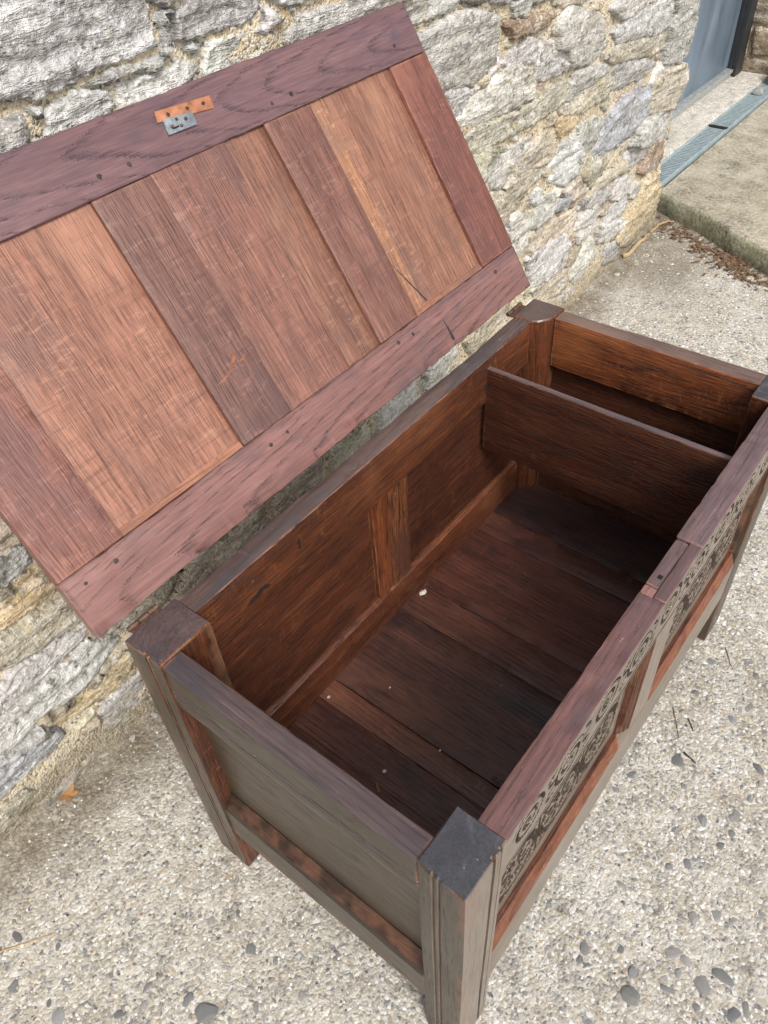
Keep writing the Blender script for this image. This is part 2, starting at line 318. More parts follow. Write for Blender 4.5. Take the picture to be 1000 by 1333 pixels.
# outlines of the wall stones seen in the photograph, metres along and up the wall
STONES = [
('g',0.030,[(0.289,1.371),(0.22,1.231),(0.284,1.227),(0.332,1.217),(0.38,1.213),(0.429,1.219),(0.472,1.226),(0.506,1.222),(0.56,1.222),(0.561,1.263),(0.568,1.318)]),
('d',0.028,[(0.559,1.284),(0.583,1.271),(0.61,1.271),(0.626,1.298),(0.56,1.31)]),
('g',0.022,[(0.6,1.253),(0.597,1.224),(0.665,1.219),(0.725,1.219),(0.769,1.216),(0.787,1.237),(0.798,1.261),(0.66,1.274),(0.621,1.26)]),
('w',0.016,[(0.656,1.203),(0.637,1.164),(0.73,1.14),(0.788,1.174),(0.738,1.198)]),
('g',0.016,[(0.236,1.209),(0.309,1.197),(0.315,1.178),(0.294,1.157),(0.215,1.163)]),
('g',0.018,[(0.353,1.196),(0.401,1.202),(0.449,1.193),(0.456,1.179),(0.453,1.159),(0.336,1.163)]),
('w',0.014,[(0.471,1.193),(0.519,1.192),(0.547,1.187),(0.606,1.198),(0.624,1.176),(0.591,1.151),(0.467,1.159)]),
('g',0.020,[(0.799,1.179),(0.855,1.195),(1.044,1.188),(1.179,1.196),(1.188,1.141),(0.88,1.13),(0.79,1.162)]),
('g',0.020,[(0.803,1.239),(0.84,1.217),(0.98,1.212),(1.119,1.225),(0.816,1.278)]),
('g',0.024,[(1.142,1.197),(1.388,1.151),(1.365,1.106),(1.223,1.111),(1.183,1.118)]),
('d',0.030,[(1.391,1.118),(1.472,1.094),(1.517,1.1),(1.502,1.131),(1.384,1.148)]),
('d',0.030,[(1.525,1.09),(1.589,1.071),(1.609,1.082),(1.587,1.115),(1.528,1.126)]),
('g',0.026,[(1.195,1.083),(1.268,1.083),(1.375,1.091),(1.477,1.075),(1.543,1.052),(1.556,0.989),(1.555,0.958),(1.511,0.941),(1.459,0.931),(1.385,0.948),(1.308,0.954),(1.249,1.003)]),
('g',0.020,[(1.617,1.058),(1.634,1.036),(1.694,1.031),(1.703,1.049),(1.66,1.059)]),
('b',0.030,[(1.591,1.025),(1.619,0.996),(1.737,0.978),(1.804,0.983),(1.831,0.996),(1.751,1.012),(1.685,1.011)]),
('w',0.020,[(1.582,0.943),(1.602,0.926),(1.77,0.905),(1.781,0.936),(1.72,0.966),(1.643,0.961)]),
('w',0.024,[(1.759,0.868),(1.759,0.913),(1.783,0.943),(1.881,0.916),(1.946,0.886),(1.961,0.844),(1.791,0.85)]),
('g',0.034,[(1.854,0.92),(1.85,0.96),(1.915,0.993),(2.027,0.963),(2.156,0.919),(2.18,0.863),(2.155,0.829),(2.056,0.827),(1.947,0.845),(1.917,0.894)]),
('w',0.026,[(1.387,0.873),(1.427,0.89),(1.524,0.906),(1.595,0.928),(1.706,0.903),(1.745,0.862),(1.747,0.825),(1.645,0.829),(1.53,0.832),(1.408,0.838)]),
('g',0.014,[(1.333,0.946),(1.418,0.93),(1.436,0.903),(1.413,0.875),(1.379,0.868)]),
('l',0.022,[(1.403,0.823),(1.48,0.824),(1.693,0.803),(1.919,0.816),(1.967,0.791),(1.906,0.752),(1.741,0.756),(1.578,0.764),(1.422,0.774)]),
('w',0.018,[(1.501,0.731),(1.586,0.73),(1.761,0.717),(1.714,0.683),(1.65,0.657),(1.595,0.635),(1.537,0.654)]),
('t',0.020,[(1.704,0.679),(1.805,0.7),(1.873,0.678),(1.894,0.639),(1.866,0.613),(1.763,0.631),(1.683,0.644)]),
('t',0.012,[(1.62,0.615),(1.707,0.635),(1.822,0.605),(1.863,0.56),(1.844,0.504),(1.755,0.508),(1.653,0.545)]),
('w',0.016,[(1.79,0.546),(1.842,0.54),(1.863,0.502),(1.799,0.517)]),
('w',0.022,[(1.643,0.529),(1.715,0.514),(1.79,0.473),(1.793,0.386),(1.761,0.347),(1.688,0.401)]),
('g',0.030,[(1.779,0.444),(1.842,0.493),(1.96,0.494),(1.922,0.433),(1.829,0.431)]),
('u',0.030,[(1.939,0.449),(2.0,0.453),(2.063,0.434),(2.013,0.418),(1.97,0.425)]),
('t',0.026,[(1.994,0.481),(2.048,0.496),(2.165,0.479),(2.2,0.416),(2.129,0.409),(2.036,0.434)]),
('t',0.022,[(1.788,0.42),(1.945,0.398),(2.127,0.375),(2.137,0.334),(2.058,0.316),(1.859,0.345),(1.803,0.354)]),
('w',0.030,[(1.781,0.339),(1.843,0.351),(2.047,0.316),(2.087,0.267),(2.056,0.205),(1.947,0.205),(1.822,0.23)]),
('b',0.018,[(2.09,0.253),(2.104,0.285),(2.153,0.248),(2.109,0.242)]),
('t',0.020,[(2.079,0.19),(2.095,0.243),(2.185,0.226),(2.173,0.16),(2.122,0.154)]),
('t',0.020,[(1.826,0.218),(1.963,0.187),(2.094,0.172),(2.111,0.099),(2.037,0.096),(1.89,0.148)]),
('w',0.022,[(2.13,0.297),(2.15,0.329),(2.265,0.333),(2.33,0.28),(2.26,0.269)]),
('g',0.024,[(2.144,0.382),(2.251,0.371),(2.365,0.353),(2.393,0.326),(2.328,0.315),(2.285,0.318),(2.208,0.339)]),
('t',0.020,[(2.286,0.314),(2.382,0.318),(2.414,0.281),(2.39,0.256),(2.344,0.263)]),
('w',0.030,[(2.357,0.217),(2.373,0.265),(2.467,0.271),(2.535,0.266),(2.549,0.229),(2.488,0.211)]),
('w',0.036,[(2.311,0.217),(2.341,0.219),(2.444,0.2),(2.54,0.174),(2.574,0.139),(2.525,0.122),(2.404,0.142),(2.339,0.167)]),
('u',0.026,[(2.367,0.123),(2.492,0.103),(2.55,0.095),(2.554,0.046),(2.492,0.025),(2.411,0.045)]),
('w',0.030,[(2.144,0.151),(2.194,0.187),(2.259,0.214),(2.315,0.15),(2.263,0.112),(2.229,0.079),(2.19,0.064),(2.139,0.1)]),
('w',0.022,[(2.147,0.273),(2.32,0.25),(2.322,0.224),(2.243,0.222),(2.158,0.233)]),
('o',0.050,[(2.5,0.114),(2.631,0.189),(2.695,0.285),(2.784,0.266),(2.882,0.17),(2.91,0.081),(2.845,0.035),(2.733,0.048),(2.669,0.023),(2.533,0.062)]),
('b',0.030,[(2.635,0.321),(2.718,0.385),(2.84,0.371),(2.863,0.295),(2.809,0.251),(2.673,0.296)]),
('w',0.030,[(2.391,0.306),(2.412,0.372),(2.556,0.332),(2.552,0.274),(2.463,0.281)]),
('w',0.034,[(2.554,0.254),(2.562,0.285),(2.634,0.276),(2.671,0.236),(2.621,0.223)]),
('t',0.024,[(2.209,0.394),(2.296,0.414),(2.468,0.415),(2.503,0.374),(2.412,0.379),(2.339,0.375),(2.222,0.371)]),
('g',0.026,[(2.461,0.391),(2.469,0.439),(2.568,0.433),(2.668,0.403),(2.643,0.365),(2.546,0.357)]),
('u',0.030,[(2.19,0.527),(2.232,0.554),(2.255,0.606),(2.385,0.643),(2.585,0.621),(2.634,0.555),(2.583,0.507),(2.485,0.496),(2.347,0.502),(2.259,0.504)]),
('t',0.040,[(2.548,0.536),(2.601,0.578),(2.652,0.638),(2.794,0.626),(2.857,0.627),(2.911,0.583),(2.901,0.521),(2.867,0.474),(2.679,0.511)]),
('w',0.036,[(2.489,0.463),(2.557,0.5),(2.691,0.499),(2.884,0.469),(2.953,0.41),(2.956,0.332),(2.795,0.383),(2.642,0.41)]),
('l',0.020,[(1.9,0.749),(1.994,0.747),(2.092,0.751),(2.212,0.749),(2.283,0.73),(2.242,0.688),(2.109,0.688),(1.953,0.719)]),
('g',0.024,[(1.931,0.773),(2.021,0.811),(2.097,0.802),(2.205,0.785),(2.218,0.76),(2.115,0.756),(1.989,0.747)]),
('l',0.028,[(2.192,0.805),(2.268,0.818),(2.54,0.784),(2.709,0.75),(2.713,0.717),(2.532,0.732),(2.255,0.777)]),
('g',0.026,[(2.21,0.758),(2.261,0.769),(2.508,0.724),(2.6,0.688),(2.505,0.675),(2.325,0.682),(2.249,0.707)]),
('g',0.024,[(2.218,0.869),(2.389,0.876),(2.567,0.87),(2.682,0.89),(2.726,0.782),(2.544,0.789),(2.264,0.831)]),
('g',0.050,[(2.656,0.928),(2.871,0.888),(2.942,0.737),(2.918,0.68),(2.833,0.639),(2.672,0.672),(2.674,0.746),(2.683,0.816)]),
('g',0.022,[(2.189,0.934),(2.23,0.948),(2.27,0.978),(2.511,0.933),(2.46,0.878),(2.276,0.892)]),
('t',0.020,[(1.889,1.003),(2.001,0.994),(2.149,1.001),(1.812,1.073),(1.839,1.02)]),
('g',0.020,[(1.629,1.074),(1.738,1.043),(1.802,1.04),(1.795,1.076),(1.632,1.106)]),
('o',0.020,[(1.899,0.71),(1.953,0.719),(2.024,0.707),(2.043,0.669),(1.943,0.658)]),
('g',0.022,[(2.055,0.594),(2.065,0.651),(2.172,0.644),(2.248,0.612),(2.204,0.574),(2.15,0.553),(2.076,0.552)]),
('w',0.020,[(1.918,0.618),(1.972,0.634),(2.05,0.622),(2.097,0.561),(2.068,0.512),(2.003,0.499),(1.914,0.54),(1.879,0.598)]),
('l',0.022,[(2.119,0.487),(2.181,0.522),(2.366,0.483),(2.43,0.441),(2.265,0.43),(2.187,0.423)]),
('w',0.020,[(2.594,0.622),(2.655,0.674),(2.841,0.681),(2.897,0.618),(2.704,0.627),(2.646,0.608)]),
('t',0.020,[(-0.015,0.691),(0.036,0.665),(0.046,0.639),(0.045,0.606),(0.003,0.61),(-0.047,0.623)]),
('g',0.030,[(-0.059,0.607),(-0.002,0.609),(0.041,0.605),(0.048,0.565),(0.008,0.565),(-0.023,0.563),(-0.078,0.568)]),
('o',0.024,[(-0.09,0.538),(-0.034,0.533),(-0.001,0.54),(0.054,0.541),(0.063,0.476),(0.017,0.472),(-0.014,0.474),(-0.056,0.485),(-0.112,0.492)]),
('b',0.012,[(-0.015,0.467),(0.02,0.466),(0.065,0.455),(0.064,0.44),(0.003,0.445)]),
('l',0.032,[(-0.122,0.48),(-0.062,0.481),(-0.005,0.468),(0.062,0.455),(0.083,0.381),(0.052,0.381),(-0.008,0.385),(-0.063,0.391),(-0.096,0.407),(-0.15,0.42)]),
('w',0.030,[(-0.178,0.362),(-0.114,0.366),(-0.074,0.384),(-0.015,0.368),(0.035,0.361),(0.077,0.336),(0.058,0.315),(0.017,0.318),(-0.037,0.316),(-0.086,0.32),(-0.132,0.327),(-0.195,0.325)]),
('t',0.020,[(0.008,0.307),(0.031,0.305),(0.043,0.285),(0.025,0.277),(0.009,0.286)]),
('w',0.042,[(-0.224,0.275),(-0.17,0.257),(-0.205,0.315),(-0.14,0.322),(-0.06,0.316),(0.006,0.308),(0.078,0.302),(0.13,0.249),(0.094,0.233),(0.05,0.221),(0.012,0.209),(-0.034,0.232),(-0.079,0.252),(-0.137,0.239),(-0.171,0.254)]),
('o',0.022,[(0.013,0.189),(0.051,0.194),(0.123,0.203),(0.125,0.139),(0.066,0.14),(-0.008,0.154),(-0.05,0.169),(-0.102,0.197),(-0.035,0.205)]),
('u',0.050,[(-0.272,0.184),(-0.207,0.219),(-0.132,0.2),(-0.076,0.185),(-0.063,0.154),(-0.074,0.142),(-0.14,0.143),(-0.19,0.147),(-0.238,0.154)]),
('l',0.020,[(-0.04,0.131),(0.018,0.144),(0.004,0.124),(-0.031,0.115)]),
('w',0.036,[(-0.168,0.027),(-0.082,0.039),(0.026,0.026),(0.035,0.016),(-0.012,0.01),(-0.095,0.007),(-0.135,0.005)]),
('l',0.030,[(-0.332,0.041),(-0.254,0.099),(-0.177,0.098),(-0.165,0.058),(-0.197,0.028),(-0.248,0.018)]),
]
PEBBLES = [(0.691,-0.072,0.0240),(0.608,-0.011,0.0171),(0.525,-0.000,0.0105),(0.559,-0.000,0.0127),(0.646,-0.106,0.0151),(0.601,-0.161,0.0213),(0.646,-0.206,0.0258),(0.608,-0.215,0.0128),(0.575,-0.209,0.0148),(0.505,-0.172,0.0166),(0.396,-0.094,0.0182),(0.481,-0.148,0.0144),(0.383,-0.142,0.0121),(0.388,-0.163,0.0161),(0.403,-0.168,0.0101),(0.418,-0.220,0.0243),(0.450,-0.251,0.0205),(0.265,-0.088,0.0216),(0.299,-0.140,0.0128),(0.239,-0.095,0.0176),(0.349,-0.215,0.0240),(0.347,-0.234,0.0160),(0.320,-0.233,0.0199),(0.329,-0.269,0.0279),(0.361,-0.298,0.0261),(0.239,-0.188,0.0273),(0.274,-0.172,0.0177),(0.287,-0.230,0.0158),(0.292,-0.280,0.0178),(0.317,-0.331,0.0179),(0.337,-0.344,0.0160),(0.845,-0.126,0.0160),(0.769,-0.208,0.0201),(0.858,-0.192,0.0161),(0.699,-0.217,0.0153),(0.890,-0.143,0.0232),(-0.350,0.747,0.0280),(-0.395,0.674,0.0212),(-0.155,0.739,0.0118),(-0.166,0.719,0.0128),(-0.061,0.716,0.0086),(-0.042,0.589,0.0104),(-0.109,0.473,0.0161),(-0.102,0.379,0.0178),(-0.215,0.366,0.0314),(-0.156,0.311,0.0214),(-0.097,0.257,0.0212),(-0.277,0.462,0.0160),(-0.311,0.491,0.0161),(-0.224,0.412,0.0158),(-0.379,0.573,0.0206),(-0.375,0.601,0.0145),(-0.254,0.482,0.0141),(-0.093,0.622,0.0104),(-0.312,0.663,0.0126),(-0.140,0.680,0.0095),(-0.072,0.442,0.0120),(-0.054,0.392,0.0099),(-0.088,0.332,0.0117),(-0.303,0.598,0.0124),(0.831,0.046,0.0160),(0.963,-0.031,0.0166),(0.866,-0.036,0.0161),(0.982,-0.128,0.0143),]

# ------------------------------------------------------------------ ground (one sheet, dense where it is seen)
def wall_y(x): return 0.93 + 0.03 * x
def axis(lo, hi, step, far, ratio=1.35):
    a = list(np.arange(lo, hi + 1e-6, step)); d = step; p = a[-1]
    while p < far: d *= ratio; p += d; a.append(p)
    d = step; p = a[0]; b = []
    while p > -far: d *= ratio; p -= d; b.append(p)
    return np.array(b[::-1] + a)
GX = axis(-0.60, 3.25, 0.010, 70); GY = axis(-0.55, 1.10, 0.010, 70)
def ground_h(x, y):
    d = wall_y(x) - y
    h = 0.003 * fbm(x * 9, y * 9, 3, 4) + 0.0028 * fbm(x * 55, y * 55, 5, 3)
    rise = 0.055 * np.exp(-np.clip(d, 0, 9) / 0.035) * (0.6 + 0.4 * fbm(x * 5, y * 2, 8, 3)) * (x < 2.95)
    return h * np.exp(-np.maximum(0, np.hypot(x - 1, y) - 4)) + np.where((d > -0.2), rise, 0)
def dirt_f(x, y):
    d = wall_y(x) - y + 0.05 * fbm(x * 6, y * 6, 21, 4) + 0.02 * fbm(x * 30, y * 30, 22, 3)
    m = 1 - sstep(0.05, 0.21, d)
    far = sstep(2.0, 2.9, x + 0.35 * fbm(x * 4, y * 4, 25, 4)) * sstep(0.35, 0.85, y + 0.25 * fbm(x * 5, y * 5, 26, 4)) * 0.9
    patch = 0.35 * sstep(0.25, 0.7, fbm(x * 3, y * 3, 33, 4))
    return np.clip(np.maximum(np.maximum(m, far), patch), 0, 1)
gx, gy = np.meshgrid(GX, GY, indexing='ij')
gz = ground_h(gx, gy)
nx, ny = gx.shape
idx = np.arange(nx * ny).reshape(nx, ny)
GF = np.stack([idx[:-1, :-1], idx[1:, :-1], idx[1:, 1:], idx[:-1, 1:]], -1).reshape(-1, 4)
me = npmesh('ground', np.stack([gx, gy, gz], -1).reshape(-1, 3), GF)
at = me.attributes.new('dirt', 'FLOAT', 'POINT'); at.data.foreach_set('value', dirt_f(gx, gy).astype(np.float32).ravel())
ground = link('ground', me, M_ground, smooth=180)
tag(ground, 'pale rough concrete ground with exposed gravel under the chest', 'ground', kind='structure')

# loose aggregate chips set in the concrete surface: nobody could count them
N = 46000
px = -0.6 + 3.8 * rng.random(N) ** 1.6; py = -0.55 + 1.5 * rng.random(N)
ok = (py < wall_y(px) - 0.03) & ~((px > 0.13) & (px < 0.97) & (py > 0.09) & (py < 0.47)) & (rng.random(N) < 1 - 0.75 * dirt_f(px, py))
px, py = px[ok], py[ok]; n = len(px)
r = (0.0013 + 0.0032 * rng.random(n) ** 2.2) * (1 + 0.25 * np.clip(px, 0, 3))
ang = rng.random(n) * 6.283; asp = 0.55 + 0.45 * rng.random(n)
oct_v = np.array([(1, 0, 0), (0, 1, 0), (-1, 0, 0), (0, -1, 0), (.35, .3, .6), (-.3, -.25, .5)])
oct_f = np.array([(0, 1, 4), (1, 2, 4), (2, 5, 4), (3, 5, 2), (0, 4, 5), (0, 5, 3)])
ca, sa = np.cos(ang), np.sin(ang)
jv = oct_v[None] * (0.75 + 0.5 * rng.random((n, 6, 1)))
vx = jv[..., 0] * r[:, None]; vy = jv[..., 1] * (r * asp)[:, None]; vz = jv[..., 2] * (r * 0.75)[:, None]
gzp = ground_h(px, py)
V = np.stack([px[:, None] + vx * ca[:, None] - vy * sa[:, None], py[:, None] + vx * sa[:, None] + vy * ca[:, None], gzp[:, None] + vz - 0.0002], -1).reshape(-1, 3)
F = (oct_f[None] + (np.arange(n) * 6)[:, None, None]).reshape(-1, 3)
me = npmesh('gravel_chips', V, F)
pal = np.array([(.74, .72, .68), (.62, .55, .43), (.50, .40, .26), (.26, .28, .31), (.14, .155, .18), (.46, .47, .48), (.28, .18, .11), (.84, .83, .80), (.06, .06, .07)])
ch = rng.choice(len(pal), n, p=[.18, .14, .12, .12, .10, .10, .07, .11, .06])
cc = pal[ch] * (0.72 + 0.4 * rng.random((n, 1)))
ca_ = me.attributes.new('chip', 'FLOAT_COLOR', 'POINT')
ca_.data.foreach_set('color', np.repeat(np.concatenate([cc, np.ones((n, 1))], 1), 6, axis=0).astype(np.float32).ravel())
tag(link('gravel_chips', me, M_chips), 'fine pale and grey gravel chips showing in the concrete', 'gravel', kind='stuff')

# larger pebbles one can pick out: parts of the ground
def rock_mesh(seed, sub=2, flat=0.5):
    bm = bmesh.new(); bmesh.ops.create_icosphere(bm, subdivisions=sub, radius=1)
    rr = random.Random(seed); cuts = [(Vector((rr.gauss(0, 1), rr.gauss(0, 1), rr.gauss(0, .6))).normalized(), rr.uniform(.62, .9)) for _ in range(9)]
    for v in bm.verts:
        for nrm, d in cuts:
            k = v.co.dot(nrm)
            if k > d: v.co -= nrm * (k - d)
        v.co *= 1 + rr.uniform(-.03, .03)
    me = bpy.data.meshes.new('pebble'); bm.to_mesh(me); bm.free(); me.materials.append(M_pebble)
    me.shade_smooth(); me.set_sharp_from_angle(angle=math.radians(32)); return me
peb = [rock_mesh(i) for i in range(8)]
pcol = [(.19, .205, .23), (.25, .27, .295), (.13, .145, .165), (.33, .34, .355), (.22, .225, .23), (.42, .41, .395), (.34, .25, .19), (.48, .44, .36)]
def pebble(x, y, r, c=None, k=None):
    k = random.randrange(8) if k is None else k
    o = bpy.data.objects.new('pebble', peb[k]); col.objects.link(o); o.parent = ground
    z = float(ground_h(np.array([x]), np.array([y]))[0]); f = random.uniform(.22, .36)
    o.location = (x, y, z - r * f * random.uniform(.35, .7)); o.rotation_euler = (random.uniform(-.2, .2), random.uniform(-.2, .2), random.uniform(0, 6.28))
    o.scale = (r, r * random.uniform(.5, .9), r * f); u_ = random.uniform(.8, 1.3); c = c or tuple(k_ * u_ for k_ in random.choice(pcol[:6])); o.color = (*c, 1)
for x, y, r in PEBBLES: pebble(x, y, r * random.uniform(.72, .95))
cnt = 0
while cnt < 170:
    x = -0.55 + 3.2 * random.random() ** 1.5; y = random.uniform(-.5, .9)
    if y > wall_y(x) - .06 or (-.02 < x < 1.11 and -.02 < y < .58): continue
    pebble(x, y, random.uniform(.004, .0085) * (1 + .25 * max(0, x)), random.choice(pcol)); cnt += 1

# rubble fallen along the foot of the wall
for k in range(70):
    x = random.uniform(-.4, 2.9); y = wall_y(x) - .015 - abs(random.gauss(0, .05))
    pebble(x, y, random.uniform(.004, .012) * (1 + .2 * max(0, x)), random.choice([(.55, .52, .45), (.45, .40, .31), (.60, .57, .52), (.36, .33, .28)]))

# ------------------------------------------------------------------ stone wall behind the chest
TONE = dict(g=(.46, .452, .432), w=(.58, .57, .54), t=(.50, .435, .34), o=(.52, .41, .26), b=(.33, .235, .165), l=(.46, .43, .335), d=(.25, .24, .23), u=(.43, .45, .47))
def poly_sd(P, x, z):
    """signed distance to a polygon, positive inside"""
    P = np.asarray(P, float); d = np.full(x.shape, 1e9); ins = np.zeros(x.shape, bool); n = len(P)
    for i in range(n):
        a = P[i]; b = P[(i + 1) % n]; e = b - a; wx = x - a[0]; wz = z - a[1]
        t = np.clip((wx * e[0] + wz * e[1]) / (e @ e + 1e-12), 0, 1)
        d = np.minimum(d, np.hypot(wx - e[0] * t, wz - e[1] * t))
        c = ((a[1] <= z) & (b[1] > z)) | ((b[1] <= z) & (a[1] > z))
        xi = a[0] + (z - a[1]) / (b[1] - a[1] + 1e-12) * e[0]
        ins ^= c & (x < xi)
    return np.where(ins, d, -d)
def stone_sheet(sdf, bx, prot, res, seed, back=0.05, bed=0.0, grow=0.006):
    prot = 0.006 + prot * 0.62
    x0, x1, z0, z1 = bx; m = 0.012
    xs = np.arange(x0 - m, x1 + m + res, res); zs = np.arange(z0 - m, z1 + m + res, res)
    X, Z = np.meshgrid(xs, zs, indexing='ij')
    sd = sdf(X, Z) + grow + 0.0065 * fbm(X * 30, Z * 42, seed, 3) + 0.004 * fbm(X * 90, Z * 90, seed + 3, 2)
    keep = sd > -0.012
    cb, sb = math.cos(bed), math.sin(bed); U = X * cb + Z * sb; Wv = -X * sb + Z * cb
    wv = Wv + 0.012 * fbm(U * 7, Wv * 7, seed + 5, 3)
    rg = np.random.default_rng(seed); gx_, gz_ = rg.normal(0, 0.05, 2); mx, mz = (x0 + x1) / 2, (z0 + z1) / 2
    inner = sstep(-0.003, 0.0045, sd) * 0.86 + 0.14 * sstep(0, 0.03, sd)
    lay = vnoise(U * 5, wv * 46, seed + 9); lay = np.floor(lay * 4) / 4 * 0.6 + lay * 0.4
    h = prot * inner + (X - mx) * gx_ + (Z - mz) * (gz_ + .03)
    h = h + 0.013 * (lay - .45) * sstep(0, .02, sd) + 0.0055 * fbm(U * 11, wv * 30, seed + 1, 4) + 0.0042 * fbm(X * 60, Z * 130, seed + 2, 3)
    h = np.where(sd < 0.004, -back * sstep(0.006, -0.01, sd) + h * sstep(-.006, .006, sd), h)
    y = wall_y(X) - h
    ii = np.full(X.shape, -1, int); ii[keep] = np.arange(keep.sum())
    V = np.stack([X[keep], y[keep], Z[keep]], 1)
    q = keep[:-1, :-1] & keep[1:, :-1] & keep[1:, 1:] & keep[:-1, 1:]
    F = np.stack([ii[:-1, :-1], ii[1:, :-1], ii[1:, 1:], ii[:-1, 1:]], -1)[q]
    return V, F
def add_stone(parent, V, F, tone, xf=None):
    if len(F) < 6: return
    c = V.mean(0); me = npmesh('stone', V - c, F)
    o = link('stone', me, M_stone, parent, smooth=180); o.location = c if xf is None else c
    k = random.uniform(.76, 1.0); t = TONE[tone]
    o.color = (t[0] * k * random.uniform(.97, 1.03), t[1] * k, t[2] * k * random.uniform(.95, 1.05), 1); return o

WX0, WX1, WZ1 = -1.05, 2.925, 2.35
mxs = np.concatenate([np.arange(WX0, -.4, .04), np.arange(-.4, WX1, .009), [WX1]]); mzs = np.concatenate([np.arange(-.06, 1.36, .009), np.arange(1.36, WZ1, .04)])
MX, MZ = np.meshgrid(mxs, mzs, indexing='ij')
mh = 0.008 * fbm(MX * 8, MZ * 12, 41, 4) + 0.006 * fbm(MX * 45, MZ * 45, 42, 3) + 0.006 + 0.022 * np.exp(-MZ / .07)
mh -= 0.03 * sstep(2.90, 2.95, MX)
a, b = MX.shape; ii = np.arange(a * b).reshape(a, b)
V = np.stack([MX, wall_y(MX) - mh, MZ], -1).reshape(-1, 3); F = np.stack([ii[:-1, :-1], ii[1:, :-1], ii[1:, 1:], ii[:-1, 1:]], -1).reshape(-1, 4)
# close the core: end faces, top and back
nv = len(V); bk = V.copy(); bk[:, 1] = wall_y(bk[:, 0]) + 0.42
per = list(ii[:, 0]) + list(ii[-1, 1:]) + list(ii[-2::-1, -1]) + list(ii[0, -2:0:-1])
PV = bk[per]; V = np.concatenate([V, PV]); npn = len(per)
side = np.array([(per[k], nv + k, nv + (k + 1) % npn, per[(k + 1) % npn]) for k in range(npn)])
me = npmesh('mortar', V, np.concatenate([F, side]))
wall = empty('stone_wall', (0, 0, 0)); tag(wall, 'rubble stone wall with cream lime mortar behind the open chest', 'wall')
link('mortar', me, M_mortar, wall, smooth=60)
polys = [np.array(p) for _, _, p in STONES]
for i, (tone, prot, P) in enumerate(STONES):
    P = np.array(P); far = P[:, 0].mean()
    res = 0.0042 if far < 1.0 else (0.0055 if far < 2.0 else 0.0065)
    V, F = stone_sheet(lambda X, Z, P=P: poly_sd(P, X, Z), (P[:, 0].min(), P[:, 0].max(), P[:, 1].min(), P[:, 1].max()), prot, res, 100 + i * 7, back=.11 if P[:, 0].max() > 2.86 else .04, bed=random.uniform(-.12, .05), grow=.006 if far < 1.2 else .0095)
    add_stone(wall, V, F, tone)
# pinning stones pressed into the mortar between the larger ones
GAP = []
gx_, gz_ = rng.uniform(-.3, 2.88, 9000), rng.uniform(.03, 1.3, 9000)
gsd = np.max(np.stack([poly_sd(P, gx_, gz_) for P in polys]), 0)
for x, z, s_ in zip(gx_, gz_, gsd):
    r_ = min(-s_ - .002, .026)
    if r_ < .007 or s_ < -.05 or len(GAP) >= 75 or (x < 1.35 and random.random() < .7): continue
    if all(math.hypot((x - a) / 1.5, z - b) > (r_ + c) * .95 for a, b, c in GAP): GAP.append((x, z, r_))
for k, (x, z, r_) in enumerate(GAP):
    n_ = 7; ph = random.uniform(0, 6.28); P = [(x + r_ * 1.5 * random.uniform(.7, 1.05) * math.cos(ph + i / n_ * 6.283), z + r_ * .95 * random.uniform(.7, 1.05) * math.sin(ph + i / n_ * 6.283)) for i in range(n_)]
    P = np.array(P)
    V, F = stone_sheet(lambda X, Z, P=P: poly_sd(P, X, Z), (P[:, 0].min(), P[:, 0].max(), P[:, 1].min(), P[:, 1].max()), random.uniform(.010, .022), .005, 5000 + k * 3)
    add_stone(wall, V, F, random.choice('gtwtlbgt'))
# the rest of the wall (behind the lid, above and beside the view): irregular courses of the same stone
seeds = []
z = 0.03; row = 0
while z < WZ1:
    hgt = random.uniform(.085, .14) if z < 1.35 else random.uniform(.15, .22); x = WX0 + random.uniform(0, .2)
    while x < WX1 - .05:
        wd = random.uniform(.16, .34) * (1 if z < 1.35 else 1.4)
        sx, sz = x + wd / 2, z + hgt / 2 + random.uniform(-.02, .02)
        q = np.array([sx]), np.array([sz])
        if max(float(poly_sd(P, *q)[0]) for P in polys) < -0.05: seeds.append((sx, sz))
        x += wd
    z += hgt
seeds = np.array(seeds); SQ = 2.0
for k, (sx, sz) in enumerate(seeds):
    def sdf(X, Z, k=k):
        D = np.sort(np.stack([np.hypot((X - seeds[j, 0]) / SQ, Z - seeds[j, 1]) for j in near] + [np.full(X.shape, 9.)], 0), 0)
        dk = np.hypot((X - seeds[k, 0]) / SQ, Z - seeds[k, 1])
        s = np.where(dk <= D[0] + 1e-9, (D[1] - D[0]) * .75 - .010, -(dk - D[0]) - .010)
        s = np.minimum(s, .19 - dk)
        for P in pn: s = np.minimum(s, -poly_sd(P, X, Z) - .012)
        return np.minimum(s, np.minimum(WX1 + .02 - X, np.minimum(Z + .02, WZ1 - Z)))
    dd = np.hypot((seeds[:, 0] - sx) / SQ, seeds[:, 1] - sz); near = [j for j in np.argsort(dd)[:14] if dd[j] < .6]
    bx = (sx - .32, sx + .32, sz - .16, sz + .16)
    pn = [P for P in polys if P[:, 0].min() < bx[1] + .05 and P[:, 0].max() > bx[0] - .05 and P[:, 1].min() < bx[3] + .05 and P[:, 1].max() > bx[2] - .05]
    V, F = stone_sheet(sdf, bx, random.uniform(.014, .026), .011 if sz < 1.35 else .016, 2000 + k * 5, bed=random.uniform(-.1, .05))
    add_stone(wall, V, F, random.choice('gtwwtlgwot'))

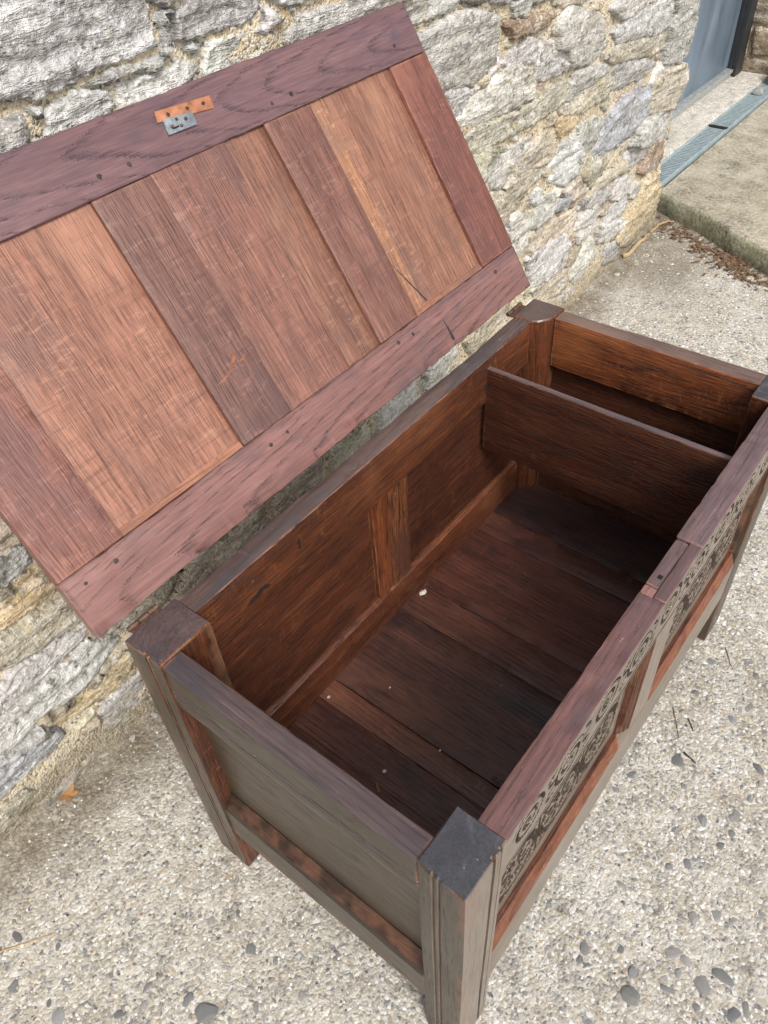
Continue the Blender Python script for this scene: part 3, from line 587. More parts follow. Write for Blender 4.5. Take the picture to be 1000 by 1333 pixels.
# ------------------------------------------------------------------ doorway beyond the wall's end
def prism(pts, z0, z1):
    n = len(pts); v = [(x, y, z0) for x, y in pts] + [(x, y, z1) for x, y in pts]
    f = [tuple(range(n))[::-1], tuple(range(n, 2 * n))] + [(i, (i + 1) % n, n + (i + 1) % n, n + i) for i in range(n)]
    return v, f
def box(x0, x1, y0, y1, z0, z1): return prism([(x0, y0), (x1, y0), (x1, y1), (x0, y1)], z0, z1)
def solid(name, vf, mat, parent=None, bev=0.0, color=None, segs=2):
    bm = bmesh.new(); vs_ = [bm.verts.new(p) for p in vf[0]]
    for f in vf[1]: bm.faces.new([vs_[i] for i in f])
    bmesh.ops.recalc_face_normals(bm, faces=bm.faces)
    if bev: bmesh.ops.bevel(bm, geom=bm.edges[:], offset=bev, segments=segs, affect='EDGES', profile=.6)
    me = bpy.data.meshes.new(name); bm.to_mesh(me); bm.free()
    return link(name, me, mat, parent, color=color, smooth=40 if bev else None)
# step slab: front edge runs slantwise from the wall corner; subdivided edge so that it is uneven
ed = [(3.06, 1.075), (3.0, .95), (2.93, .80), (2.84, .655), (2.77, .53), (2.68, .35), (2.45, -.2), (2.0, -1.4)]
SLAB_Z = 0.078
bm = bmesh.new()
rows = []
for t, (dx, dz) in enumerate([(0.0, -.03), (-.004, .02), (0.0, SLAB_Z - .012), (.012, SLAB_Z), (.05, SLAB_Z + .001), (3.9, SLAB_Z)]):
    L_ = []
    for i in range(57):
        u = i / 56 * (len(ed) - 1); k = min(int(u), len(ed) - 2); w = u - k
        x = ed[k][0] * (1 - w) + ed[k + 1][0] * w; y = ed[k][1] * (1 - w) + ed[k + 1][1] * w
        j = .006 * float(fbm(np.array([y * 14.]), np.array([t * .4]), 55, 3)[0]) if t < 4 else 0
        L_.append(bm.verts.new((x + dx + j, y - (0.35 * dx if t < 5 else 0), dz + (j * .6 if t > 1 else 0))))
    rows.append(L_)
for t in range(5):
    for i in range(56): bm.faces.new((rows[t][i], rows[t][i + 1], rows[t + 1][i + 1], rows[t + 1][i]))
me = bpy.data.meshes.new('concrete_step'); bmesh.ops.recalc_face_normals(bm, faces=bm.faces); bm.to_mesh(me); bm.free()
me.materials.append(M_slab); me.materials.append(M_moss)
for p in me.polygons:
    if p.center.z < SLAB_Z - .004: p.material_index = 1
tag(link('concrete_step', me, M_slab, smooth=50), 'raised concrete slab with mossy rounded front edge before the doorway', 'step', kind='structure')
solid('threshold', box(2.97, 4.72, 1.178, 1.40, -.02, SLAB_Z + .012), M_thresh, None, .004)['kind'] = 'structure'
bpy.data.objects['threshold']['label'] = 'pale worn concrete strip below the blue door'
# drain: channel frame and close bars
dr = empty('drain_grating', (3.08, 1.09, SLAB_Z)); tag(dr, 'galvanised linear drain grating set in the concrete by the door', 'drain')
def rel(vf, o): return [(x - o[0], y - o[1], z - o[2]) for x, y, z in vf[0]], vf[1]
DO = (3.08, 1.09, SLAB_Z)
solid('channel', rel(box(3.02, 4.75, 1.076, 1.178, -.02, SLAB_Z - .018), DO), M_black, dr)
for y0, y1 in ((1.078, 1.088), (1.166, 1.176)): solid('edge_rail', rel(box(3.02, 4.75, y0, y1, -.01, SLAB_Z + .006), DO), M_galv, dr, .0015)
V = []; F = []; x = 3.03
while x < 4.74:
    v, f = box(x, x + .0105, 1.0885, 1.1655, SLAB_Z - .015, SLAB_Z + .004); o = len(V); V += v; F += [tuple(i + o for i in q) for q in f]; x += .0185
g = link('grating_bars', pydata('grating_bars', [(a - DO[0], b - DO[1], c - DO[2]) for a, b, c in V], F), M_galv, dr); g['kind'] = 'stuff'
solid('joint_plate', rel(box(3.86, 3.885, 1.080, 1.174, SLAB_Z - .01, SLAB_Z + .008), DO), M_iron, dr, .001)
# door
DY = 1.372
d = empty('door', (3.75, DY, .09)); tag(d, 'blue grey painted door in the recess past the wall', 'door'); do = (3.75, DY, .09)
solid('door_leaf', rel(box(2.95, 4.585, DY, DY + .04, .135, 2.2), do), M_door, d, .003)
solid('door_frame', rel(box(4.60, 4.70, DY - .045, DY + .06, .09, 2.25), do), M_dframe, d, .004)
solid('frame_bead', rel(box(4.588, 4.602, DY - .02, DY + .03, .125, 2.2), do), M_dframe, d, .002)
sl = solid('door_sill', rel(box(2.95, 4.585, DY - .028, DY + .035, .092, .133), do), M_alu, d, .004)
solid('drip_strip', rel(box(2.95, 4.585, DY - .034, DY - .0285, .115, .131), do), M_alu, sl, .001)
sl.parent = d
# stone return beyond the door
ret = empty('return_wall', (4.74, 1.1, 0)); tag(ret, 'brownish stone return wall at the far side of the door', 'wall')
solid('mortar', ([(x - 4.74, y - 1.1, z) for x, y, z in box(4.74, 5.1, .62, 1.5, 0, 2.3)[0]], box(0, 1, 0, 1, 0, 1)[1]), M_mortar, ret)
zz = .06; kk = 0
while zz < 2.2:
    hh = random.uniform(.09, .24); yy = .62
    while yy < 1.46:
        ww = random.uniform(.12, .3); y1 = min(yy + ww, 1.5)
        P = np.array([(yy + .008, zz + .006), (y1 - .01, zz + .010), (y1 - .006, zz + hh - .008), (yy + .012, zz + hh - .012)])
        V, F = stone_sheet(lambda X, Z, P=P: poly_sd(P, X, Z), (yy, y1, zz, zz + hh), random.uniform(.012, .035), .012, 7000 + kk * 3)
        if len(F) > 6:
            hgt = wall_y(V[:, 0]) - V[:, 1]
            V2 = np.stack([4.74 - hgt, V[:, 0], V[:, 2]], 1) - np.array([4.74, 1.1, 0]); c = V2.mean(0)
            o = link('stone', npmesh('stone', V2 - c, F), M_stone, ret, smooth=180); o.location = c
            t = random.choice([(.33, .25, .17), (.38, .30, .20), (.30, .25, .19), (.36, .31, .24)]); o.color = (*t, 1)
        yy = y1; kk += 1
    zz += hh
tag(solid('kerb_block', box(4.57, 4.735, .95, 1.135, SLAB_Z - .02, .17), M_slab, None, .01), 'small grey concrete block at the far end of the drain', 'block')
tag(link('loose_stone', rock_mesh(77, 2), None, None, Matrix.Translation((4.42, 1.13, SLAB_Z + .016)) @ Matrix.Diagonal((.04, .03, .02, 1)), (.30, .31, .32)), 'grey loose stone lying on the end of the drain grating', 'stone')

# ------------------------------------------------------------------ the oak chest
W_front = wood('oak_front', (0.10, 0.074, 0.055), (0.20, 0.155, 0.118), (0.29, 0.235, 0.185), rough=0.32, ring=0.1, pore=0.35, fleck=0.0, stain=0.3, stain_col=(0.07, 0.05, 0.036), wear=0.5, wear_col=(0.2, 0.1, 0.06), bump=0.15, coat=0.4)  # base colour lightened to hold the glare on the chest front
L, W, H = 1.085, 0.56, 0.673
chest = empty('oak_chest', (L / 2, W / 2, 0))
tag(chest, 'old panelled oak chest with carved front standing open against the stone wall', 'chest')
CO = (L / 2, W / 2, 0)
bcount = [0]
def rrect(a0, a1, b0, b1, r, step=.022):
    """rounded rectangle, sides subdivided"""
    out = []
    cs = [(a0, b0), (a1, b0), (a1, b1), (a0, b1)]
    for i in range(4):
        p = cs[i]; q = cs[(i + 1) % 4]; d = (q[0] - p[0], q[1] - p[1]); ln = math.hypot(*d); d = (d[0] / ln, d[1] / ln)
        n = max(1, int((ln - 2 * r) / step))
        for k in range(n + 1):
            t = r + (ln - 2 * r) * k / n; out.append((p[0] + d[0] * t, p[1] + d[1] * t))
        # one corner vertex between the two tangent points
        e = cs[(i + 2) % 4]; d2 = (e[0] - q[0], e[1] - q[1]); l2 = math.hypot(*d2); d2 = (d2[0] / l2, d2[1] / l2)
        out.append((q[0] - d[0] * r * .3 + d2[0] * r * .3, q[1] - d[1] * r * .3 + d2[1] * r * .3))
    return out
AX = {0: (0, 1, 2), 1: (1, 2, 0), 2: (2, 0, 1)}
def board(name, mat, parent, lo, hi, ax, color=(1, 1, 1), r=.0028, jit=.0007, prof=None, off=CO, rough_ends=0.0, taper=None, step=.03, nick=0.0):
    """a length of timber: rounded (or moulded) section swept along the grain with hand-made unevenness"""
    a, b, c = AX[ax]; bcount[0] += 1; sd = bcount[0] * 19
    ctr = [(lo[i] + hi[i]) / 2 for i in range(3)]
    if prof is None: pr = rrect(lo[b], hi[b], lo[c], hi[c], r)
    else: pr = prof
    pr = np.array(pr, float) - np.array([ctr[b], ctr[c]])
    area = sum(pr[i][0] * pr[(i + 1) % len(pr)][1] - pr[(i + 1) % len(pr)][0] * pr[i][1] for i in range(len(pr)))
    if area < 0: pr = pr[::-1]
    ln = hi[a] - lo[a]; n = max(2, int(ln / step)); ts = np.linspace(-ln / 2 + r, ln / 2 - r, n + 1)
    ts = np.concatenate([[-ln / 2, -ln / 2 + r, -ln / 2 + 2.6 * r], ts[1:-1], [ln / 2 - 2.6 * r, ln / 2 - r, ln / 2]]); m = len(pr)
    nxt = np.roll(pr, -1, 0) - np.roll(pr, 1, 0); nl = np.linalg.norm(nxt, axis=1, keepdims=True) + 1e-9; nrm = np.stack([nxt[:, 1], -nxt[:, 0]], 1) / nl
    trn = np.array([abs(math.atan2(float(np.cross(pr[k] - pr[k - 1], pr[(k + 1) % m] - pr[k])), float(np.dot(pr[k] - pr[k - 1], pr[(k + 1) % m] - pr[k])))) > .3 for k in range(m)], float)
    V = []
    for i, t in enumerate(ts):
        edge = i in (0, len(ts) - 1)
        j = (vnoise(np.full(m, t * 7.0), pr[:, 0] * 18 + 3, sd) + vnoise(np.full(m, t * 7.0), pr[:, 1] * 18 + 9, sd + 1) - 1) * jit * 2
        if nick: j = j - trn * nick * np.clip(vnoise(np.full(m, t * 55.0), np.arange(m) * .31, sd + 5) - .60, 0, 1) * 2.5
        P = pr + nrm * (j[:, None] - (r * .8 if edge else 0))
        e = rough_ends * (vnoise(pr[:, 0] * 120, pr[:, 1] * 120, sd + 2) - .5) if edge else np.zeros(m)
        V += [(t + e[k], P[k, 0], P[k, 1]) for k in range(m)]
    V = np.array(V); F = []
    for i in range(len(ts) - 1):
        for k in range(m): F.append((i * m + k, i * m + (k + 1) % m, (i + 1) * m + (k + 1) % m, (i + 1) * m + k))
    F.append(tuple(range(m))[::-1]); F.append(tuple((len(ts) - 1) * m + k for k in range(m)))
    me = pydata(name, V, F)
    if prof is None: turn = np.array([abs(math.atan2(float(np.cross(pr[k] - pr[k - 1], pr[(k + 1) % m] - pr[k])), float(np.dot(pr[k] - pr[k - 1], pr[(k + 1) % m] - pr[k])))) > .5 for k in range(m)], float)
    else: turn = np.array([abs(math.atan2(float(np.cross(pr[k] - pr[k - 1], pr[(k + 1) % m] - pr[k])), float(np.dot(pr[k] - pr[k - 1], pr[(k + 1) % m] - pr[k])))) > 1.2 for k in range(m)], float) * .8
    ev = np.tile(turn, (len(ts), 1)); ev[0] = 0; ev[-1] = 0; ev[1] = 1; ev[-2] = 1
    me.attributes.new('edge', 'FLOAT', 'POINT').data.foreach_set('value', ev.astype(np.float32).ravel())
    cols = [Vector((0, 0, 0)) for _ in range(3)]
    for i, k in enumerate((a, b, c)): cols[i][k] = 1
    mw = Matrix(((cols[0][0], cols[1][0], cols[2][0], ctr[0] - off[0]), (cols[0][1], cols[1][1], cols[2][1], ctr[1] - off[1]), (cols[0][2], cols[1][2], cols[2][2], ctr[2] - off[2]), (0, 0, 0, 1)))
    F = [f[::-1] for f in F] if False else F
    bm = bmesh.new(); bm.from_mesh(me); bmesh.ops.recalc_face_normals(bm, faces=bm.faces); bm.to_mesh(me); bm.free()
    return link(name, me, mat, parent, mw, color, smooth=33)
def cap_mat(o, mat, test):
    """give the faces that pass test (local centre, local normal) a second timber finish"""
    o.data.materials.append(mat)
    for p in o.data.polygons:
        if test(p.center, p.normal): p.material_index = 1

# --- corner posts (profiles in plan; the two seen faces carry scratched mouldings)
def grooves(face_len, items):   # helper: list of (pos, depth) along a face
    return items
FP = .0805; FY = .066
post_nf = [(0, 0), (.052, 0), (.0535, .0035), (.056, .0035), (.0575, -.0005), (.066, -.0015), (.0675, .002), (.0695, .002), (.071, 0), (FP, .001), (FP, .02), (FP, .045), (FP, FY), (.055, FY), (.03, FY), (.005, FY + .001), (.001, .060), (.0005, .046), (.0035, .0445), (.0035, .042), (.0005, .0405), (0, .037), (.0032, .0355), (.0032, .0335), (0, .032), (0, .015)]
o = board('corner_post', W_out, chest, (0, 0, 0), (FP, FY, H), 2, prof=[(x, y) for x, y in post_nf], rough_ends=.003)
cap_mat(o, W_end, lambda c, n: n.x > .6); o.data.materials.append(W_front)
for p in o.data.polygons:
    if p.normal.z < -.8: p.material_index = 2  # front face painted paler, since it is turned to the light
BPX, BPY = .092, .487
post_nb = [(0, BPY), (.002, BPY - .001), (.03, BPY), (.06, BPY), (BPX, BPY), (BPX, .52), (BPX, W), (.06, W), (.03, W), (0, W), (0, .533), (.0005, .521), (.0035, .5195), (.0035, .517), (.0005, .5155), (0, .512), (.0032, .5105), (.0032, .5085), (0, .507), (0, .496)]
o = board('corner_post', W_out, chest, (0, BPY, 0), (BPX, W, H + .002), 2, prof=post_nb, rough_ends=.002)
cap_mat(o, W_top, lambda c, n: n.x > .6); o.data.materials.append(W_inside)
for p in o.data.polygons:
    if p.normal.y > .6 or (p.normal.z < -.6): p.material_index = 2      # local y = world x, local z = world y
FX = 1.004
o = board('corner_post', W_inside, chest, (FX, .0, 0), (L, .073, H), 2); cap_mat(o, W_end, lambda c, n: n.x > .6); o.data.materials.append(W_out)
for p in o.data.polygons:
    if p.normal.z < -.6 or c if False else (p.normal.z < -.6): p.material_index = 2
    if p.normal.y < -.6 and p.center.x < 0: p.material_index = 2
post_fb = [(1.012, .505), (1.032, .490), (L, .487), (L, W), (1.004, W), (1.004, .519)]
o = board('corner_post', W_inside, chest, (1.004, .487, 0), (L, W, H), 2, prof=post_fb, color=(1.3, 1.25, 1.1)); cap_mat(o, W_top, lambda c, n: n.x > .6)

# --- near end: top rail, panel, bottom rail
RZ = .669
rail_end = [(.0035, .577), (.030, .575), (.038, .577), (.038, .62), (.038, RZ - .002), (.036, RZ), (.02, RZ + .0005), (.006, RZ), (.0035, RZ - .003), (.0035, .617), (.0065, .6155), (.0065, .613), (.0035, .6115), (.0035, .606), (.007, .6045), (.007, .602), (.0035, .600), (.003, .588)]
def swap(p): return [(b, a) for a, b in p]          # for grain along y the section is (z, x)
o = board('end_rail', W_out, chest, (.0035, FY - .002, .575), (.038, BPY + .002, RZ), 1, prof=swap(rail_end), jit=.0009, step=.008, nick=.0018)
cap_mat(o, W_top, lambda c, n: n.y > .6); o.data.materials.append(W_inside)
for p in o.data.polygons:
    if p.normal.z > .6: p.material_index = 2
o = board('end_panel', W_out, chest, (.026, FY - .006, .255), (.034, BPY + .008, .585), 1, color=(1.15, 1.12, 1.05)); cap_mat(o, W_inside, lambda c, n: n.z > .5)
rail_end_b = [(.0035, .155), (.04, .155), (.04, .27), (.027, .273), (.024, .272), (.008, .247), (.0035, .244), (.0035, .20)]
o = board('end_rail', W_out, chest, (.0035, FY - .002, .155), (.04, BPY + .002, .273), 1, prof=swap(rail_end_b))
board('worn_chamfer', W_orange, chest, (.008, FY, .247), (.025, BPY, .274), 1, prof=swap([(.0085, .2495), (.0235, .2725), (.0245, .2745), (.0235, .2750), (.0075, .2505)]), color=(.22, .27, .30), r=.0006, jit=.0002)
# --- far end
o = board('end_rail', W_inside, chest, (1.046, .071, .552), (1.083, .489, RZ), 1, color=(1.75, 1.6, 1.25), jit=.0011, step=.008, nick=.002); cap_mat(o, W_top, lambda c, n: n.y > .6)
board('end_panel', W_inside, chest, (1.064, .066, .255), (1.074, .495, .56), 1, color=(.75, .7, .7), jit=.001)
board('end_rail', W_inside, chest, (1.043, .071, .155), (1.082, .489, .285), 1)
# --- back
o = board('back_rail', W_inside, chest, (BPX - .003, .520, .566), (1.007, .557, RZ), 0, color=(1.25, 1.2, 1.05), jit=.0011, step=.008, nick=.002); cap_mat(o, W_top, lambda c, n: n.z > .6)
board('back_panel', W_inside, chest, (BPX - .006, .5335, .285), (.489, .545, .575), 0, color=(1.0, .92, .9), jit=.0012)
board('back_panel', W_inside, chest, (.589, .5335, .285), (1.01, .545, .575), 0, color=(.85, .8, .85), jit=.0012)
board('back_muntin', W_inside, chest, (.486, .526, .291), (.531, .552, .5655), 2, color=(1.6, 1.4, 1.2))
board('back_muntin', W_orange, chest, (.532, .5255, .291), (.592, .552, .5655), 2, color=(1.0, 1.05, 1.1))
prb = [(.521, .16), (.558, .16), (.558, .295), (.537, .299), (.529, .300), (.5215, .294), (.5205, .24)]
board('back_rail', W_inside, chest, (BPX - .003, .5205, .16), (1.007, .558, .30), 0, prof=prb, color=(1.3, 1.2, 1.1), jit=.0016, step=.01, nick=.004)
# --- floor boards run front to back
FZ = .212
for x0, x1, cl, dz in ((.042, .2050, (1.05, .92, .9), 0), (.2051, .2790, (1.1, .98, .95), 0), (.2791, .3255, (1.9, 1.85, 1.6), .0001), (.3268, .5405, (.95, .95, .95), .0022), (.5420, .6240, (1.15, 1.08, 1.02), .0013), (.6241, .8330, (1.1, .95, .92), .0014), (.8345, .9015, (.95, .85, .85), 0), (.9019, 1.046, (.42, .42, .5), 0)):  # last board's near-black tone mixes stain with painted partition shade
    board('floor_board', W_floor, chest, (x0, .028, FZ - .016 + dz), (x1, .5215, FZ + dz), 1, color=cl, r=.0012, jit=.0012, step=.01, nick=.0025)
# --- till partition
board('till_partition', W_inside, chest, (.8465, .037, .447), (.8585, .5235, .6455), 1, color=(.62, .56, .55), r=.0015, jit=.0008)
board('worn_top_edge', W_top, chest, (.8470, .038, .6455), (.8580, .5225, .6470), 1, color=(1.5, 1.45, 1.4), r=.0005, jit=.0003)

# --- carved front: real relief cut into the rail and the two panels
def spiral_line(X, Z, cx, cz, R, turns, flip, width, rot=0.0):
    dx = (X - cx) * flip; dz = Z - cz; r = np.hypot(dx, dz) + 1e-6; th = np.arctan2(dz, dx) + rot
    pitch = R / turns; k = (r / pitch - th / (2 * math.pi)); d = np.abs(k - np.round(k)) * pitch
    return np.where((r < R) & (r > R * .16), 1 - sstep(width * .45, width, d), 0)
def blob(X, Z, cx, cz, a, b, rot):
    c, s = math.cos(rot), math.sin(rot); u = ((X - cx) * c + (Z - cz) * s) / a; v = (-(X - cx) * s + (Z - cz) * c) / b
    v = v - .35 * u * u
    return 1 - sstep(.55, 1.0, np.hypot(u, v))
def rail_carve(X, Z):
    g = np.zeros_like(X); zc = .618; i = 0
    for cx in np.arange(.135, 1.0, .098):
        f = 1 if i % 2 == 0 else -1
        g = np.maximum(g, spiral_line(X, Z, cx, zc + .004 * f, .037, 2.4, f, .0036, rot=.8))
        g = np.maximum(g, blob(X, Z, cx, zc, .008, .0055, .6 * f))
        m = cx + .049
        for dz, ro in ((.024, .5), (.007, -.5), (-.012, .45), (-.029, -.4)): g = np.maximum(g, blob(X, Z, m + .004 * f, zc + dz, .013, .0045, ro * f))
        i += 1
    for zl in (.5715, .6635): g = np.maximum(g, 1 - sstep(.0008, .0018, np.abs(Z - zl)))
    return g * sstep(.086, .098, X) * sstep(1.0, .99, X)
def panel_carve(x0, x1):
    cx0 = (x0 + x1) / 2
    def f(X, Z):
        g = np.zeros_like(X)
        for k in (-1, 0, 1):
            cx = cx0 + k * .125; cz = .40
            r = np.hypot((X - cx), (Z - cz)); th = np.arctan2(Z - cz, X - cx)
            for R in (.058, .050): g = np.maximum(g, 1 - sstep(.0016, .0034, np.abs(r - R)))
            pet = np.abs(np.sin(th * 4)); g = np.maximum(g, sstep(.35, .7, pet) * sstep(.044, .039, r) * sstep(.008, .013, r))
            for dz in (-.074, .074):
                g = np.maximum(g, spiral_line(X, Z, cx, cz + dz, .024, 2, 1 if dz > 0 else -1, .0036))
            for sx in (-1, 1):
                for dz, ro in ((-.09, .7), (-.045, -.6), (.045, .6), (.09, -.6)): g = np.maximum(g, blob(X, Z, cx + sx * .047, cz + dz, .014, .005, ro * sx))
            g = np.maximum(g, 1 - sstep(.0012, .0028, np.abs(X - cx - .0625)))
        g = np.maximum(g, 1 - sstep(.001, .0024, np.abs(Z - .342)))
        return g * sstep(.336, .340, Z) * sstep(x0 + .012, x0 + .02, X) * sstep(x1 - .012, x1 - .02, X)
    return f
def carved(name, x0, x1, z0, z1, yf, yb, fn, depth, mat, res=.0021, seed=1, extra=None):
    nx_ = int((x1 - x0) / res); nz_ = int((z1 - z0) / res)
    X, Z = np.meshgrid(np.linspace(x0, x1, nx_), np.linspace(z0, z1, nz_), indexing='ij')
    g = fn(X, Z)
    e = .0025 * (1 - sstep(0, .003, np.minimum(Z - z0, z1 - Z)))
    Y = yf + depth * g + .0006 * fbm(X * 25, Z * 60, seed, 3) + e
    c = ((x0 + x1) / 2, (yf + yb) / 2, (z0 + z1) / 2)
    ii = np.arange(nx_ * nz_).reshape(nx_, nz_)
    V = np.stack([X, Y, Z], -1).reshape(-1, 3); F = np.stack([ii[:-1, :-1], ii[1:, :-1], ii[1:, 1:], ii[:-1, 1:]], -1).reshape(-1, 4)
    per = list(ii[:, 0]) + list(ii[-1, 1:]) + list(ii[-2::-1, -1]) + list(ii[0, -2:0:-1]); n = len(per); nv = len(V)
    B = V[per].copy(); B[:, 1] = yb; V = np.concatenate([V, B])
    S = np.array([(per[k], nv + k, nv + (k + 1) % n, per[(k + 1) % n]) for k in range(n)])
    me = npmesh(name, V - np.array(c), np.concatenate([F, S]))
    bm = bmesh.new(); bm.from_mesh(me)
    bm.verts.ensure_lookup_table(); bm.faces.new([bm.verts[nv + k] for k in range(n)]); bmesh.ops.recalc_face_normals(bm, faces=bm.faces); bm.to_mesh(me); bm.free()
    o = link(name, me, mat, chest, Matrix.Translation((c[0] - CO[0], c[1] - CO[1], c[2])), (1, 1, 1), smooth=45)
    me.materials.append(W_ground)          # the cut-away ground: dull dark finish, with shade painted into the grooves
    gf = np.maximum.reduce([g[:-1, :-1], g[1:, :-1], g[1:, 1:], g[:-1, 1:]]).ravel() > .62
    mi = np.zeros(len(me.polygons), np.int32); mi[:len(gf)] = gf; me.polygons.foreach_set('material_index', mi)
    return o
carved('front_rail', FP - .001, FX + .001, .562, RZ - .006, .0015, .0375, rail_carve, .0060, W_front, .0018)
# the top of the front rail: three lengths round the lock housing
TR = dict(r=.0014, jit=.0006, step=.008, nick=.0016)
board('front_rail_top', W_top, chest, (FP - .001, .0005, RZ - .0058), (.486, .0385, RZ), 0, color=(1.9, 1.35, 1.2), **TR)
board('front_rail_top', W_top, chest, (.486, .0005, RZ - .0058), (.613, .0175, RZ), 0, color=(1.35, 1.15, 1.1), **TR)
board('front_rail_top', W_top, chest, (.613, .0005, RZ - .0058), (FX + .001, .0400, RZ), 0, color=(1.75, 1.6, 1.6), **TR)
board('lock_block', W_top, chest, (.5075, .0185, RZ - .014), (.6105, .0385, RZ - .0035), 0, color=(1.7, 1.55, 1.5), r=.0015)
board('lock_block', W_lid_frame, chest, (.4875, .0185, RZ - .014), (.5055, .0385, RZ - .002), 0, color=(2.0, 1.8, 1.6), r=.0015)
solid('lock_hole', rel(box(.5245, .5330, .0235, .0300, RZ - .006, RZ - .0032), CO), M_black, chest)
for x0, x1 in ((FP, .4865), (.5975, FX)):
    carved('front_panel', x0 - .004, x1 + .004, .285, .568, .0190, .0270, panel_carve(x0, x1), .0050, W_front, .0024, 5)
mun = [(.4865, .0195), (.4872, .014), (.4905, .0135), (.4912, .0085), (.4955, .008), (.4985, .0045), (.5060, .004), (.508, .0012), (.545, .0008), (.581, .0012), (.5825, .004), (.588, .0045), (.589, .008), (.593, .0085), (.594, .0135), (.5965, .014), (.5975, .0195), (.5975, .0295), (.4865, .0295)]
o = board('front_muntin', W_front, chest, (.4865, .0008, .300), (.5975, .0295, .5625), 2, prof=mun)
cap_mat(o, W_inside, lambda c, n: abs(n.y) > .5 or abs(c.y) > .037)
prf = [(.0012, .157), (.034, .157), (.034, .302), (.0205, .3045), (.0125, .303), (.0032, .274), (.0012, .271), (.0012, .21)]
o = board('front_rail', W_front, chest, (FP - .001, .0012, .157), (FX + .001, .034, .3045), 0, prof=prf)
cap_mat(o, W_inside, lambda c, n: n.z > .75)
for x0, x1, cl in ((FP + .002, .484, (1.15, 1.0, .9)), (.600, FX - .004, (1.1, .95, 1.0))):
    board('worn_chamfer', W_orange, chest, (x0, .0020, .274), (x1, .0135, .3045), 0, prof=[(.0028, .2745), (.0120, .3025), (.0128, .3040), (.0112, .3040), (.0018, .2752)], r=.0006, jit=.0003, color=cl)
board('moulded_edge', W_out, chest, (FX - .010, .006, .305), (FX, .0190, .562), 2, prof=[(FX, .006), (FX - .003, .0065), (FX - .004, .011), (FX - .008, .0115), (FX - .009, .019), (FX, .019)], r=.0006, jit=.0002)
board('moulded_edge', W_out, chest, (FP, .006, .305), (FP + .010, .0190, .562), 2, prof=[(FP, .006), (FP + .003, .0065), (FP + .004, .011), (FP + .008, .0115), (FP + .009, .019), (FP, .019)], r=.0006, jit=.0002)

M_peg = mat_simple('dark_oak_peg', (0.045, 0.026, 0.022), 0.55, 0, 0.5, 300, 0.4)
# --- lid: leaning back on the wall, inner face towards us; local x along, y up the lid, z towards the viewer
lid = empty('lid', (0, 0, 0), chest)
TA = math.radians(33.0); LT = Vector((0, math.sin(TA), math.cos(TA))); LN = Vector((0, -math.cos(TA), math.sin(TA)))
lid.matrix_local = Matrix(((1, 0, 0, 0 - CO[0]), (0, LT.y, LN.y, .579 - CO[1]), (0, LT.z, LN.z, .687), (0, 0, 0, 1)))
LO = (0, 0, 0); X0, X1, LD = -.0215, 1.106, .5850
def lb(name, mat, x0, x1, t0, t1, n0, n1, ax, **k): return board(name, mat, lid, (x0, t0, n0), (x1, t1, n1), ax, off=LO, **k)
lb('rail', W_lid_frame, X0, X1, 0, .0915, -.022, 0, 0, color=(1.35, 1.22, 1.12), r=.003, jit=.0009, step=.008, nick=.0028)
lb('rail', W_lid_frame, X0, X1, .4905, LD, -.022, 0, 0, color=(1.0, 1.0, 1.12), r=.003, jit=.0009, step=.008, nick=.0022)
lb('stile', W_lid_panel, X0, .0870, .0918, .4902, -.022, -.0004, 1, color=(.98, .86, .86), r=.002, step=.008, nick=.002)
lb('stile', W_lid_panel, .9950, X1, .0918, .4902, -.022, -.0004, 1, color=(.80, .62, .60), r=.002, step=.008, nick=.002)
lb('muntin', W_lid_panel, .3230, .4300, .0918, .4902, -.02, -.0004, 1, color=(.74, .74, .78), r=.0015)
lb('muntin', W_lid_panel, .6640, .7740, .0918, .4902, -.02, -.0004, 1, color=(.80, .74, .74), r=.0015)
PR = -.0085
for x0, x1, cl in ((.0868, .3232, (1.18, 1.12, 1.0)), (.4298, .5795, (.95, .90, .88)), (.5803, .6642, (.95, .92, .80)), (.7738, .8120, (1.6, 1.65, 1.25)), (.8122, .9952, (1.08, 1.05, .9))):
    lb('panel', W_lid_panel, x0, x1, .0900, .4920, -.018, PR if x0 < .3 or x0 > .575 else PR + .0045, 1, color=cl, r=.0008, jit=.0005)
# bevelled margin at the foot of the panels
for x0, x1 in ((.088, .322), (.776, .994)):
    lb('panel_bevel', W_lid_panel, x0, x1, .0916, .103, -.016, -.002, 0, prof=[(.0916, PR - .001), (.103, PR + .0002), (.101, PR + .0012), (.0916, PR + .0045)], color=(1.2, 1.1, .9), r=.0006, jit=.0002)
def disc(name, x, t, r, hgt, mat, n=9, seed=0):
    rr = random.Random(seed + int(x * 1000)); bm = bmesh.new()
    ring = lambda k, z: [bm.verts.new((x + r * k * math.cos(i / n * 6.283) * rr.uniform(.72, 1.2), t + r * k * math.sin(i / n * 6.283) * rr.uniform(.72, 1.2), z)) for i in range(n)]
    a = ring(1, -.001); b = ring(.95, hgt); c = ring(.6, hgt * 1.15)
    for p, q in ((a, b), (b, c)):
        for i in range(n): bm.faces.new((p[i], p[(i + 1) % n], q[(i + 1) % n], q[i]))
    bm.faces.new(c); me = bpy.data.meshes.new(name); bmesh.ops.recalc_face_normals(bm, faces=bm.faces); bm.to_mesh(me); bm.free()
    return link(name, me, mat, lid, smooth=40)
for k, (x, t) in enumerate(((.355, .515), (.407, .514), (.699, .513), (.746, .514), (.008, .072), (.058, .071), (.363, .068), (.401, .069), (.700, .075), (.741, .071), (1.02, .070), (1.03, .520))):
    disc('peg', x, t, random.uniform(.003, .0046), random.uniform(.0004, .0012), M_peg if k % 3 else M_iron, seed=k)
